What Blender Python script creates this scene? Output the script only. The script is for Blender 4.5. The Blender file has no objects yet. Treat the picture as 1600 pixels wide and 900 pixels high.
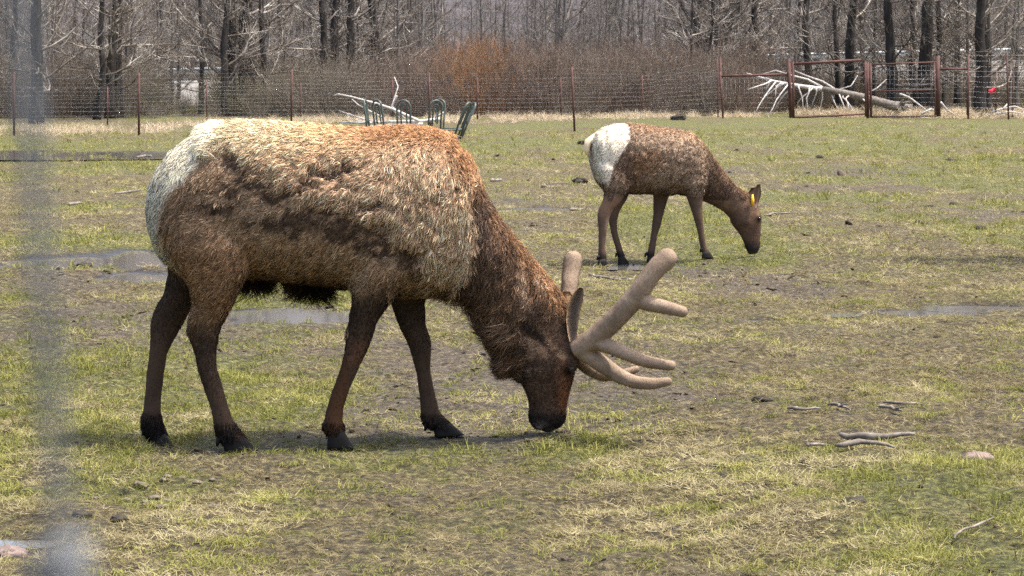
import bpy, math, random
import numpy as np
from mathutils import Vector, kdtree

# ------------------------------------------------------------------ camera, sky, sun, exposure
scene = bpy.context.scene
COL = scene.collection
R = math.radians
FPX = 4040.0                       # focal length in pixels of a 1600 px wide frame
CAM_H = 1.73
PITCH = math.atan(334.0 / FPX)
cd = bpy.data.cameras.new('camera')
cam = bpy.data.objects.new('camera', cd)
COL.objects.link(cam)
cam.location = (0, 0, CAM_H)
cam.rotation_euler = (R(90) - PITCH, 0, 0)
cd.sensor_width = 36.0
cd.lens = 36.0 * FPX / 1600.0
cd.clip_start = 0.02
cd.clip_end = 3000
cd.dof.use_dof = True
cd.dof.focus_distance = 12.2
cd.dof.aperture_fstop = 21.0
scene.camera = cam

SUN_EL, SUN_AZ = R(69), R(97)      # azimuth from +Y (away from the camera) towards +X (right)
world = bpy.data.worlds.new('World')
scene.world = world
world.use_nodes = True
wn = world.node_tree.nodes
wl = world.node_tree.links
sky = wn.new('ShaderNodeTexSky')
sky.sky_type = 'NISHITA'
sky.sun_disc = False
sky.sun_elevation = SUN_EL
sky.sun_rotation = SUN_AZ
sky.dust_density = 5.0
sky.air_density = .8
sky.ozone_density = .4
wl.new(sky.outputs[0], wn['Background'].inputs[0])
wn['Background'].inputs[1].default_value = 0.15

sd = bpy.data.lights.new('sun', 'SUN')
sd.energy = 2.4
sd.angle = R(0.6)
sd.color = (1.0, 0.95, 0.87)
sun = bpy.data.objects.new('sun', sd)
COL.objects.link(sun)
sv = Vector((math.sin(SUN_AZ) * math.cos(SUN_EL), math.cos(SUN_AZ) * math.cos(SUN_EL), math.sin(SUN_EL)))
sun.rotation_euler = sv.to_track_quat('Z', 'Y').to_euler()
sun.location = sv * 50

scene.view_settings.view_transform = 'Standard'
scene.view_settings.look = 'None'
scene.view_settings.exposure = 1.48
scene.view_settings.gamma = 1.0
scene.render.engine = 'CYCLES'
scene.cycles.use_denoising = False
scene.cycles.use_adaptive_sampling = False
scene.cycles.sample_clamp_indirect = 4.0
try:
    scene.cycles.denoiser = 'OPENIMAGEDENOISE'
except Exception:
    pass
scene.cycles.max_bounces = 6
scene.cycles.diffuse_bounces = 3
scene.cycles.transparent_max_bounces = 8
scene.cycles.volume_bounces = 0

# ------------------------------------------------------------------ helpers
rng = np.random.default_rng(11)
random.seed(5)
SP, CP = math.sin(PITCH), math.cos(PITCH)

def ray(px, py):
    xc = (px - 800.0) / FPX
    yc = (450.0 - py) / FPX
    return Vector((xc, CP + yc * SP, -SP + yc * CP))

def at(px, py, Y):
    d = ray(px, py)
    return Vector((0, 0, CAM_H)) + d * (Y / d.y)

def on_ground(px, py, z=0.0):
    d = ray(px, py)
    return Vector((0, 0, CAM_H)) + d * ((z - CAM_H) / d.z)

def depth(py):
    return CAM_H / (-ray(800, py).z / ray(800, py).y)

def hash2(ix, iy, seed):
    h = (ix.astype(np.int64) * 374761393 + iy.astype(np.int64) * 668265263 + seed * 2147483647) & 0xffffffff
    h = ((h ^ (h >> 13)) * 1274126177) & 0xffffffff
    h = (h ^ (h >> 16)) & 0xffffff
    return h / float(0xffffff)

def vnoise(x, y, seed=0):
    x = np.asarray(x, float); y = np.asarray(y, float)
    ix = np.floor(x).astype(np.int64); iy = np.floor(y).astype(np.int64)
    fx = x - ix; fy = y - iy
    fx = fx * fx * (3 - 2 * fx); fy = fy * fy * (3 - 2 * fy)
    a = hash2(ix, iy, seed); b = hash2(ix + 1, iy, seed)
    c = hash2(ix, iy + 1, seed); d = hash2(ix + 1, iy + 1, seed)
    return (a * (1 - fx) + b * fx) * (1 - fy) + (c * (1 - fx) + d * fx) * fy

def fbm(x, y, seed=0, octv=4):
    s = 0; amp = 0.5; tot = 0
    for k in range(octv):
        s = s + amp * vnoise(x * 2 ** k + 17.3 * k, y * 2 ** k - 9.1 * k, seed + k)
        tot += amp; amp *= 0.5
    return s / tot

def sstep(a, b, x):
    t = np.clip((x - a) / (b - a), 0, 1)
    return t * t * (3 - 2 * t)

def lin(r, g, b):
    f = lambda c: (c / 255.0 / 12.92) if c <= 10.3 else ((c / 255.0 + 0.055) / 1.055) ** 2.4
    return np.array((f(r), f(g), f(b)))

def mesh_from(name, verts, faces, smooth=True):
    me = bpy.data.meshes.new(name)
    me.from_pydata(np.asarray(verts), [], faces)
    if smooth and len(me.polygons):
        me.polygons.foreach_set('use_smooth', np.ones(len(me.polygons), dtype=bool))
    me.update()
    return me

def obj(name, me, mat=None, parent=None):
    o = bpy.data.objects.new(name, me)
    COL.objects.link(o)
    if mat is not None and me is not None:
        if len(me.materials) == 0:
            me.materials.append(mat)
    if parent is not None:
        o.parent = parent
    return o

def empty(name, loc=(0, 0, 0), rz=0.0):
    o = bpy.data.objects.new(name, None)
    o.empty_display_size = 0.1
    COL.objects.link(o)
    o.location = loc
    o.rotation_euler = (0, 0, rz)
    return o

def tag(o, label=None, cat=None, group=None, kind=None):
    if label: o['label'] = label
    if cat: o['category'] = cat
    if group: o['group'] = group
    if kind: o['kind'] = kind
    return o

class MB:
    """collects tubes, boxes and blades into one mesh"""
    def __init__(self):
        self.v = []; self.f = []; self.n = 0
    def add(self, v, f):
        v = np.asarray(v, float)
        self.v.append(v)
        self.f += [tuple(int(i) + self.n for i in q) for q in f]
        self.n += len(v)
    def tube(self, pts, rad, k=4, cap=True):
        pts = np.asarray(pts, float)
        n = len(pts)
        rad = np.broadcast_to(np.asarray(rad, float), (n,))
        t = np.empty_like(pts)
        t[1:-1] = pts[2:] - pts[:-2]; t[0] = pts[1] - pts[0]; t[-1] = pts[-1] - pts[-2]
        t /= np.linalg.norm(t, axis=1, keepdims=True) + 1e-12
        m = np.abs(t).mean(0)
        ref = np.zeros(3); ref[int(np.argmin(m))] = 1.0
        a = np.cross(t, ref); a /= np.linalg.norm(a, axis=1, keepdims=True) + 1e-12
        b = np.cross(t, a)
        ang = np.arange(k) * 2 * math.pi / k
        V = pts[:, None, :] + rad[:, None, None] * (np.cos(ang)[None, :, None] * a[:, None, :] + np.sin(ang)[None, :, None] * b[:, None, :])
        V = V.reshape(-1, 3)
        F = []
        for i in range(n - 1):
            for j in range(k):
                j2 = (j + 1) % k
                F.append((i * k + j, i * k + j2, (i + 1) * k + j2, (i + 1) * k + j))
        if cap:
            F.append(tuple(range(k))[::-1]); F.append(tuple((n - 1) * k + j for j in range(k)))
        self.add(V, F)
    def box(self, lo, hi):
        x0, y0, z0 = lo; x1, y1, z1 = hi
        V = [(x0, y0, z0), (x1, y0, z0), (x1, y1, z0), (x0, y1, z0), (x0, y0, z1), (x1, y0, z1), (x1, y1, z1), (x0, y1, z1)]
        self.add(V, [(0, 3, 2, 1), (4, 5, 6, 7), (0, 1, 5, 4), (1, 2, 6, 5), (2, 3, 7, 6), (3, 0, 4, 7)])
    def ball(self, c, r, nu=10, nv=7):
        c = np.asarray(c, float); r = np.broadcast_to(np.asarray(r, float), (3,))
        V = [c + r * (0, 0, 1)]
        for i in range(1, nv):
            a = math.pi * i / nv
            for j in range(nu):
                b = 2 * math.pi * j / nu
                V.append(c + r * (math.sin(a) * math.cos(b), math.sin(a) * math.sin(b), math.cos(a)))
        V.append(c - r * (0, 0, 1))
        F = []
        for j in range(nu):
            F.append((0, 1 + j, 1 + (j + 1) % nu))
            for i in range(nv - 2):
                p = 1 + i * nu
                F.append((p + j, p + nu + j, p + nu + (j + 1) % nu, p + (j + 1) % nu))
            p = 1 + (nv - 2) * nu
            F.append((p + j, len(V) - 1, p + (j + 1) % nu))
        self.add(V, F)
    def mesh(self, name, smooth=True):
        return mesh_from(name, np.concatenate(self.v), self.f, smooth)
    def build(self, name, mat, parent=None, smooth=True):
        return obj(name, self.mesh(name, smooth), mat, parent)

# ------------------------------------------------------------------ materials
def new_mat(name):
    m = bpy.data.materials.new(name)
    m.use_nodes = True
    return m, m.node_tree.nodes, m.node_tree.links, m.node_tree.nodes['Principled BSDF']

def ramp(nodes, stops):
    r = nodes.new('ShaderNodeValToRGB')
    e = r.color_ramp.elements
    while len(e) < len(stops):
        e.new(0.5)
    for el, (p, c) in zip(e, stops):
        el.position = p
        el.color = (c[0], c[1], c[2], 1)
    return r

def noise_mat(name, stops, scale=5.0, detail=6.0, rough=0.8, bump=0.0, stretch=(1, 1, 1), spec=0.3, metallic=0.0, bump_dist=0.02, coords='Object'):
    m, n, l, p = new_mat(name)
    tc = n.new('ShaderNodeTexCoord')
    mp = n.new('ShaderNodeMapping')
    mp.inputs['Scale'].default_value = stretch
    l.new(tc.outputs[coords], mp.inputs[0])
    no = n.new('ShaderNodeTexNoise')
    no.inputs['Scale'].default_value = scale
    no.inputs['Detail'].default_value = detail
    no.inputs['Roughness'].default_value = 0.62
    l.new(mp.outputs[0], no.inputs['Vector'])
    r = ramp(n, stops)
    l.new(no.outputs[0], r.inputs[0])
    l.new(r.outputs[0], p.inputs['Base Color'])
    p.inputs['Roughness'].default_value = rough
    p.inputs['Specular IOR Level'].default_value = spec
    p.inputs['Metallic'].default_value = metallic
    if bump:
        b = n.new('ShaderNodeBump')
        b.inputs['Strength'].default_value = bump
        b.inputs['Distance'].default_value = bump_dist
        l.new(no.outputs[0], b.inputs['Height'])
        l.new(b.outputs[0], p.inputs['Normal'])
    return m

M = {}
M['bark'] = noise_mat('bark', [(0.36, (.022, .019, .018)), (0.52, (.03, .026, .023)), (0.72, (.095, .085, .075))], 6, 8, .9, .9, (1, 1, .16), bump_dist=.05)
M['bark_grey'] = noise_mat('bark_grey', [(0.35, (.06, .052, .047)), (0.6, (.16, .145, .13)), (.75, (.30, .28, .26))], 7, 6, .9, .6, (1, 1, .2), bump_dist=.03)
M['twig'] = noise_mat('twig', [(0.3, (.045, .036, .03)), (0.5, (.135, .112, .092)), (.66, (.52, .48, .42))], .8, 5, .85)
M['twig_far'] = noise_mat('twig_far', [(0.3, (.06, .052, .047)), (0.7, (.19, .167, .15))], .5, 3, .9)
M['brush_red'] = noise_mat('brush_red', [(0.3, (.056, .036, .028)), (0.7, (.22, .15, .112))], 1.2, 4, .85)
M['brush_grey'] = noise_mat('brush_grey', [(0.3, (.05, .04, .03)), (0.7, (.27, .225, .175))], 1.2, 4, .85)
M['brush_orange'] = noise_mat('brush_orange', [(0.3, (.19, .085, .03)), (0.7, (.33, .17, .07))], 1.2, 4, .85)
M['brush_olive'] = noise_mat('brush_olive', [(0.3, (.08, .07, .04)), (0.7, (.20, .18, .11))], 1.2, 4, .85)
M['bleached'] = noise_mat('bleached_wood', [(0.3, (.22, .20, .18)), (0.5, (.50, .47, .44)), (.7, (.68, .66, .63))], 9, 6, .85, .4, (1, 1, 1))
M['deadwood'] = noise_mat('dead_wood', [(0.3, (.06, .05, .04)), (0.5, (.16, .138, .115)), (.7, (.29, .26, .225))], 14, 6, .9, .6, (1, 1, 1), bump_dist=.006)
M['rust'] = noise_mat('rusty_steel', [(0.3, (.05, .024, .02)), (0.6, (.11, .05, .04)), (.8, (.16, .085, .065))], 5, 6, .7, .2)
M['wire'] = noise_mat('galvanised_wire', [(0.3, (.24, .24, .24)), (0.7, (.4, .4, .41))], 30, 3, .45, 0, metallic=.55)
M['wire_near'] = noise_mat('weathered_wire', [(0.3, (.10, .107, .113)), (0.7, (.19, .2, .21))], 300, 3, .4, 0, metallic=.4)
M['green_paint'] = noise_mat('green_enamel', [(0.3, (.04, .055, .044)), (0.7, (.085, .105, .088))], 6, 4, .42, 0, spec=.5)
M['flag'] = noise_mat('red_flagging', [(0.3, (.65, .02, .05)), (0.7, (.8, .05, .09))], 10, 3, .6)
M['guardrail'] = noise_mat('guardrail_steel', [(0.3, (.30, .34, .36)), (0.7, (.45, .49, .51))], 2, 4, .4, 0, metallic=.5)
M['gravel'] = noise_mat('pale_gravel', [(0.3, (.13, .122, .11)), (0.7, (.27, .26, .24))], 3, 9, .95, .5)
M['asphalt'] = noise_mat('asphalt', [(0.3, (.045, .045, .047)), (0.7, (.075, .075, .077))], 4, 8, .9)
M['hoof'] = noise_mat('hoof_horn', [(0.3, (.006, .0055, .005)), (0.7, (.018, .016, .015))], 18, 5, .65, .3, (1, 1, .3), spec=.15, bump_dist=.003)
M['velvet'] = noise_mat('antler_velvet', [(0.3, (.17, .125, .088)), (0.5, (.25, .187, .135)), (.7, (.33, .255, .19))], 9, 8, .95, .6, (1, 1, 1), spec=.15, bump_dist=.006)
M['eye'] = noise_mat('eye', [(0.3, (.008, .006, .005)), (0.7, (.014, .01, .008))], 5, 2, .16, 0, spec=.45)
M['nose'] = noise_mat('wet_nose', [(0.3, (.008, .008, .008)), (0.7, (.03, .028, .027))], 60, 5, .35, .5, spec=.5, bump_dist=.003)
M['lip'] = noise_mat('grey_lip', [(0.3, (.07, .06, .055)), (0.7, (.16, .14, .13))], 40, 4, .7, .3, bump_dist=.003)
M['tag_yellow'] = noise_mat('yellow_tag', [(0.3, (.75, .42, .02)), (0.7, (.85, .5, .04))], 5, 2, .5)
M['stone'] = noise_mat('pinkish_stone', [(0.3, (.11, .08, .07)), (0.7, (.25, .19, .165))], 10, 7, .9, .6)
M['dung'] = noise_mat('dark_clod', [(0.3, (.018, .015, .012)), (0.7, (.06, .05, .038))], 14, 6, .9, .7)
M['crumb'] = noise_mat('soil_crumb', [(0.3, (.03, .023, .015)), (0.7, (.12, .095, .065))], 20, 5, .95, .5)
M['pale_soil'] = noise_mat('pale_clod', [(0.3, (.07, .056, .04)), (0.7, (.20, .17, .125))], 14, 6, .9, .7)

# ------------------------------------------------------------------ where the animals' feet stand
TH_B, TH_C = R(0), R(17)

class Plane:
    """vertical side plane of an animal: u along the body, w away from the camera, z up"""
    def __init__(s, px0, Y0, th):
        o = at(px0, 450, Y0)
        s.o = Vector((o.x, Y0, 0)); s.th = th
        s.U = Vector((math.cos(th), math.sin(th), 0)); s.W = Vector((-math.sin(th), math.cos(th), 0))
    def loc(s, px, py, w=0.0):
        d = ray(px, py)
        c = Vector((0, 0, CAM_H))
        t = (w - (c - s.o).dot(s.W)) / d.dot(s.W)
        p = c + d * t
        return np.array(((p - s.o).dot(s.U), w, p.z))
    def world(s, q):
        return s.o + s.U * float(q[0]) + s.W * float(q[1]) + Vector((0, 0, float(q[2])))

PB = Plane(480, 12.03, TH_B)
PC = Plane(1020, 23.75, TH_C)
FEET = []
for pl, lst in ((PB, [(375, 707, -.18), (250, 700, .16), (535, 702, -.16), (700, 682, .15)]),
                (PC, [(942, 415, -.15), (975, 413, .13), (1014, 410, .12), (1107, 403, -.14)])):
    for (x, y, w) in lst:
        q = pl.loc(x, y, w); p = pl.world(q)
        FEET.append((p.x, p.y, p.z))
FEET.append(tuple(PB.world(PB.loc(853, 675, 0.0))))
FEET.append(tuple(PC.world(PC.loc(1178, 399, 0.0))))

# ------------------------------------------------------------------ ground
# puddles: (px, py, half width px, half height px)
PUDDLES = [(105, 240, 160, 4.0), (150, 405, 150, 11), (205, 432, 60, 8), (40, 408, 45, 12), (455, 488, 100, 8.5), (840, 327, 85, 4.5),
           (815, 312, 30, 2.5), (1440, 485, 60, 4), (1545, 479, 60, 3.4), (1330, 488, 30, 2), (885, 288, 26, 2), (980, 414, 60, 2.6), (1190, 500, 34, 3),
           (150, 437, 30, 4), (30, 845, 70, 9)]
PUD = []
for (x, y, hx, hy) in PUDDLES:
    c = on_ground(x, y); a = on_ground(x + hx, y); b0 = on_ground(x, y - hy); b1 = on_ground(x, y + hy)
    PUD.append((c.x, c.y, a.x - c.x, (b0.y - b1.y) * 0.5))

def puddle_mask(x, y):
    m = np.zeros_like(x)
    wx = (fbm(x * 1.3, y * 1.3, 91, 3) - .5) * 1.3; wy = (fbm(x * 1.3, y * 0.9, 95, 3) - .5) * 2.2
    br = fbm(x * 3.1 * np.clip(20 / np.maximum(y, 8), .25, 1), y * 1.6 * np.clip(20 / np.maximum(y, 8), .25, 1), 97, 4)
    for (cx, cy, rx, ry) in PUD:
        d = np.sqrt(((x + wx * rx * .9 - cx) / rx) ** 2 + ((y + wy * ry * .8 - cy) / ry) ** 2)
        m = np.maximum(m, 1 - sstep(0.45, 1.5, d + (br - .5) * 1.5))
    return m

def ground_z(x, y):
    x = np.asarray(x, float); y = np.asarray(y, float)
    near = 1 - sstep(25, 60, y)
    z = (fbm(x * .35, y * .35, 3, 3) - .5) * .10 * (0.35 + .65 * sstep(11, 25, np.abs(y - 12) + 11)) 
    z += (fbm(x * 2.2, y * 2.2, 7, 3) - .5) * .055 * near + (fbm(x * 5.0, y * 5.0, 9, 2) - .5) * .075 * near
    z += (fbm(x * .06, y * .06, 23, 2) - .5) * .35 * sstep(25, 70, y) * (1 - sstep(120, 150, y) * .5)
    # turf lip on the near right
    lip = sstep(13.25, 12.95, y + (fbm(x * .9, y * .2, 41, 2) - .5) * .5 - .02 * x) * sstep(.2, 1.6, x)
    z += .10 * lip
    z += .40 * np.exp(-(((x - 11.8) / 3.0) ** 2 + ((y - 80) / 6.0) ** 2))
    pm = puddle_mask(x, y)
    z = z * (1 - pm) - .045 * pm
    for (fx, fy, fz) in FEET:
        k = np.exp(-(((x - fx) / .22) ** 2 + ((y - fy) / .26) ** 2))
        z = z * (1 - k) + (fz - .006) * k
    return z

def grow(a, b, s0, g):
    out = [a]; s = s0
    while out[-1] < b:
        out.append(out[-1] + s); s *= g
    return out
xs = np.arange(-9, 9.001, .085)
xr = np.array(grow(9.09, 900, .1, 1.07))
xs = np.concatenate([-xr[::-1], xs, xr])
ys = np.concatenate([-np.array(grow(0.5, 150, .5, 1.2))[::-1], np.arange(.7, 7.5, .3), np.arange(7.5, 30, .085), np.array(grow(30, 1300, .12, 1.022))])
GX, GY = np.meshgrid(xs, ys)
GZ = ground_z(GX, GY)
nx, ny = len(xs), len(ys)
idx = np.arange(nx * ny).reshape(ny, nx)
F = np.stack([idx[:-1, :-1].ravel(), idx[:-1, 1:].ravel(), idx[1:, 1:].ravel(), idx[1:, :-1].ravel()], 1)
gme = mesh_from('ground', np.stack([GX.ravel(), GY.ravel(), GZ.ravel()], 1), F)

def green_mask(x, y):
    g = fbm(x * .55, y * .30, 51, 4) + .25 * (fbm(x * 2.4, y * 1.6, 55, 3) - .5)
    # greener turf on the near right and in the far half of the paddock, browner beside the bull
    g += .10 * sstep(40, 60, y) + .05 * sstep(.5, 2.5, x) * sstep(14, 12, y) - .03 * sstep(22, 15, y) * sstep(0.5, -2, x)
    g += .05 * sstep(22, 27, y) * sstep(0, 3, x) + .07 * sstep(12.6, 11.6, y) - .03 * np.exp(-((y - 15) / 1.8) ** 2)
    return sstep(.47, .66, g)

def mud_mask(x, y):
    pm = puddle_mask(x, y)
    m = fbm(x * .5, y * .28, 71, 4) + .22 * (fbm(x * 3, y * 2.2, 75, 3) - .5)
    m += .10 * np.exp(-((y - 17.0) / 4.5) ** 2) * sstep(1.0, -2.0, x) + .05 * np.exp(-((y - 32) / 7) ** 2) * sstep(4, -1, x)
    m -= .16 * sstep(45, 60, y) + .17 * sstep(12.4, 11.2, y)
    m += .055 * np.exp(-((y - 15.2) / 1.5) ** 2) * sstep(-.4, 1.2, x)
    # trampled strip behind the turf lip, far right gravel
    m += .10 * np.exp(-((y - 13.9) / .6) ** 2) * sstep(0.6, 1.8, x) + .09 * np.exp(-((y - 19.3) / .7) ** 2) * sstep(1.5, 2.6, x)
    m += .5 * np.exp(-(((x - 17.5) / 3.2) ** 2 + ((y - 80) / 7) ** 2))
    return np.clip(np.maximum(sstep(.56, .74, m) * .85, sstep(.15, .6, pm)), 0, 1), pm

def pt_attr(me, name, typ, data):
    a = me.attributes.new(name, typ, 'POINT')
    key = 'vector' if typ == 'FLOAT_VECTOR' else ('color' if typ == 'FLOAT_COLOR' else 'value')
    a.data.foreach_set(key, np.ascontiguousarray(data, dtype=np.float32 if typ != 'INT' else np.int32).ravel())

mm, pm = mud_mask(GX, GY)
pt_attr(gme, 'green', 'FLOAT', green_mask(GX, GY))
pt_attr(gme, 'mud', 'FLOAT', mm)
pt_attr(gme, 'wet', 'FLOAT', pm)

def ground_material():
    m, n, l, p = new_mat('pasture')
    at_ = lambda s: (lambda a: (setattr(a, 'attribute_name', s), a)[1])(n.new('ShaderNodeAttribute'))
    ag, am, aw = at_('green'), at_('mud'), at_('wet')
    tc = n.new('ShaderNodeTexCoord')
    def noise(scale, det=8, r=.65, st=(1, 1, 1)):
        mp = n.new('ShaderNodeMapping'); mp.inputs['Scale'].default_value = st
        l.new(tc.outputs['Object'], mp.inputs[0])
        x = n.new('ShaderNodeTexNoise'); x.inputs['Scale'].default_value = scale
        x.inputs['Detail'].default_value = det; x.inputs['Roughness'].default_value = r
        l.new(mp.outputs[0], x.inputs['Vector']); return x
    n1 = noise(26, 8, .72); n2 = noise(3.2, 8, .7); n3 = noise(.9, 7, .7, (1, .6, 1))
    straw = ramp(n, [(.38, (.018, .0135, .007)), (.52, (.085, .066, .03)), (.68, (.27, .222, .108))])
    green = ramp(n, [(.38, (.015, .016, .004)), (.52, (.088, .090, .020)), (.68, (.25, .235, .07))])
    mud = ramp(n, [(.36, (.018, .0135, .009)), (.52, (.075, .058, .038)), (.68, (.20, .163, .115))])
    for r_ in (straw, green, mud):
        l.new(n1.outputs[0], r_.inputs[0])
    def mix(f, a, b):
        x = n.new('ShaderNodeMix'); x.data_type = 'RGBA'
        l.new(f, x.inputs[0]); l.new(a, x.inputs[6]); l.new(b, x.inputs[7]); return x.outputs[2]
    def addm(a, b, k):
        s = n.new('ShaderNodeMath'); s.operation = 'MULTIPLY_ADD'
        l.new(b, s.inputs[0]); s.inputs[1].default_value = k; l.new(a, s.inputs[2])
        t = n.new('ShaderNodeMath'); t.operation = 'SUBTRACT'; t.use_clamp = True
        l.new(s.outputs[0], t.inputs[0]); t.inputs[1].default_value = k * .5
        return t.outputs[0]
    n4 = noise(.35, 9, .75, (.35, 1, 1))
    fg = addm(addm(addm(ag.outputs['Fac'], n2.outputs[0], 1.6), n3.outputs[0], 1.2), n4.outputs[0], 1.6)
    fm = addm(addm(am.outputs['Fac'], n2.outputs[0], 1.3), n4.outputs[0], .8)
    c = mix(fg, straw.outputs[0], green.outputs[0])
    c = mix(fm, c, mud.outputs[0])
    wt = n.new('ShaderNodeMapRange'); wt.inputs[1].default_value = .06; wt.inputs[2].default_value = .35; wt.inputs[3].default_value = 1.0; wt.inputs[4].default_value = .42
    l.new(aw.outputs['Fac'], wt.inputs[0])
    mu = n.new('ShaderNodeVectorMath'); mu.operation = 'SCALE'; l.new(c, mu.inputs[0]); l.new(wt.outputs[0], mu.inputs['Scale'])
    l.new(mu.outputs[0], p.inputs['Base Color'])
    rr = n.new('ShaderNodeMapRange'); rr.inputs[1].default_value = .12; rr.inputs[2].default_value = .55
    rr.inputs[3].default_value = .92; rr.inputs[4].default_value = .38
    l.new(addm(aw.outputs['Fac'], n2.outputs[0], .5), rr.inputs[0])
    l.new(rr.outputs[0], p.inputs['Roughness'])
    p.inputs['Specular IOR Level'].default_value = .35
    b = n.new('ShaderNodeBump'); b.inputs['Strength'].default_value = .9; b.inputs['Distance'].default_value = .05
    l.new(n1.outputs[0], b.inputs['Height'])
    l.new(b.outputs[0], p.inputs['Normal'])
    return m
M['ground'] = ground_material()
tag(obj('ground', gme, M['ground']), kind='structure')

def water_material():
    m, n, l, p = new_mat('puddle_water')
    p.inputs['Base Color'].default_value = (.10, .095, .085, 1)
    p.inputs['Roughness'].default_value = .06
    p.inputs['Specular IOR Level'].default_value = .6
    tc = n.new('ShaderNodeTexCoord'); x = n.new('ShaderNodeTexNoise')
    x.inputs['Scale'].default_value = 9; x.inputs['Detail'].default_value = 3
    l.new(tc.outputs['Object'], x.inputs['Vector'])
    b = n.new('ShaderNodeBump'); b.inputs['Strength'].default_value = .03; b.inputs['Distance'].default_value = .004
    l.new(x.outputs[0], b.inputs['Height']); l.new(b.outputs[0], p.inputs['Normal'])
    return m
M['water'] = water_material()
for pi_, (cx, cy, rx, ry) in enumerate(PUD):
    k = 40; wz = -.026 + .0009 * pi_
    V = [(cx, cy, wz)]
    for i in range(k):
        a = 2 * math.pi * i / k
        V.append((cx + math.cos(a) * rx * 1.9, cy + math.sin(a) * ry * 1.9, wz))
    o = obj('puddle_water', mesh_from('puddle_water', V, [(0, 1 + i, 1 + (i + 1) % k) for i in range(k)]), M['water'])
    tag(o, kind='structure')

# ------------------------------------------------------------------ road embankment, hill
def rail_z(x):
    return 2.12 + (x + 19) * .024
m = MB()
V = []; Fq = []
rx_ = np.linspace(-160, 160, 81)
prof = [(142, None, -.25), (146.5, None, .0), (150.3, 1, -.78), (151.0, 1, -.76), (158.6, 1, -.76), (159.4, 1, -.78), (166, None, -.3)]
for x in rx_:
    for (y, k, dz) in prof:
        V.append((x, y, (max(rail_z(x), .9) + dz) if k else dz))
n_ = len(prof)
for i in range(len(rx_) - 1):
    for j in range(n_ - 1):
        Fq.append((i * n_ + j, (i + 1) * n_ + j, (i + 1) * n_ + j + 1, i * n_ + j + 1))
tag(obj('road_embankment', mesh_from('road_embankment', V, Fq, False), M['gravel']), kind='structure')
V = []; Fq = []
for x in rx_:
    z = max(rail_z(x), .9) - .755
    V += [(x, 151.6, z), (x, 158.2, z)]
for i in range(len(rx_) - 1):
    Fq.append((2 * i, 2 * i + 2, 2 * i + 3, 2 * i + 1))
tag(obj('road', mesh_from('road', V, Fq), M['asphalt']), kind='structure')
gr = empty('guardrail', (0, 150.9, 0))
tag(gr, 'long galvanised steel guardrail along the raised road behind the brush', 'guardrail')
m = MB()
gx = np.linspace(-150, 150, 101)
beam = [(-.03, .0), (.03, .05), (.03, .11), (-.03, .155), (.03, .20), (.03, .26), (-.03, .31)]
V = []; Fq = []
for x in gx:
    for (dy, dz) in beam:
        V.append((x, -dy - .06, rail_z(x) - .34 + dz))
nb_ = len(beam)
for i in range(len(gx) - 1):
    for j in range(nb_ - 1):
        Fq.append((i * nb_ + j, (i + 1) * nb_ + j, (i + 1) * nb_ + j + 1, i * nb_ + j + 1))
obj('beam', mesh_from('beam', V, Fq, False), M['guardrail'], gr)
m = MB(); m.box((-.05, -.06, -.85), (.05, .06, .02))
pme = m.mesh('post', False)
for i in range(0, 101, 2):
    if abs(gx[i]) < 45:
        o = obj('post', pme, M['deadwood'], gr)
        o.location = (gx[i], .06, rail_z(gx[i]) - .02)

hx = np.linspace(-700, 700, 90); hy = np.linspace(330, 1250, 60)
HX, HY = np.meshgrid(hx, hy)
HZ = -2 + 95 * sstep(330, 1150, HY) * (.75 + .6 * fbm(HX * .004, HY * .004, 5, 4)) + 7 * fbm(HX * .03, HY * .03, 8, 4) * sstep(330, 420, HY)
ii = np.arange(HX.size).reshape(HX.shape)
Fh = np.stack([ii[:-1, :-1].ravel(), ii[:-1, 1:].ravel(), ii[1:, 1:].ravel(), ii[1:, :-1].ravel()], 1)
M['hill'] = noise_mat('wooded_hillside', [(0.3, (.028, .025, .027)), (0.55, (.062, .055, .057)), (.75, (.11, .097, .095))], .12, 10, 1, .6, bump_dist=2.0)
tag(obj('hill', mesh_from('hill', np.stack([HX.ravel(), HY.ravel(), HZ.ravel()], 1), Fh), M['hill']), kind='structure')

# ------------------------------------------------------------------ instancing helper for uncountable stuff
def scatter_group(name, coll):
    g = bpy.data.node_groups.new(name, 'GeometryNodeTree')
    g.interface.new_socket('Geometry', in_out='INPUT', socket_type='NodeSocketGeometry')
    g.interface.new_socket('Geometry', in_out='OUTPUT', socket_type='NodeSocketGeometry')
    N, L = g.nodes, g.links
    gi = N.new('NodeGroupInput'); go = N.new('NodeGroupOutput')
    ci = N.new('GeometryNodeCollectionInfo'); ci.inputs['Collection'].default_value = coll
    ci.inputs['Separate Children'].default_value = True; ci.inputs['Reset Children'].default_value = True
    ip = N.new('GeometryNodeInstanceOnPoints'); ip.inputs['Pick Instance'].default_value = True
    def attr(nm, ty):
        a = N.new('GeometryNodeInputNamedAttribute'); a.data_type = ty; a.inputs['Name'].default_value = nm; return a
    av, ar, asc = attr('variant', 'INT'), attr('rot', 'FLOAT_VECTOR'), attr('size', 'FLOAT_VECTOR')
    L.new(gi.outputs[0], ip.inputs['Points'])
    L.new(ci.outputs[0], ip.inputs['Instance'])
    L.new(av.outputs[0], ip.inputs['Instance Index'])
    e = N.new('FunctionNodeEulerToRotation')
    L.new(ar.outputs[0], e.inputs[0]); L.new(e.outputs[0], ip.inputs['Rotation'])
    L.new(asc.outputs[0], ip.inputs['Scale'])
    L.new(ip.outputs[0], go.inputs[0])
    return g

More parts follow.
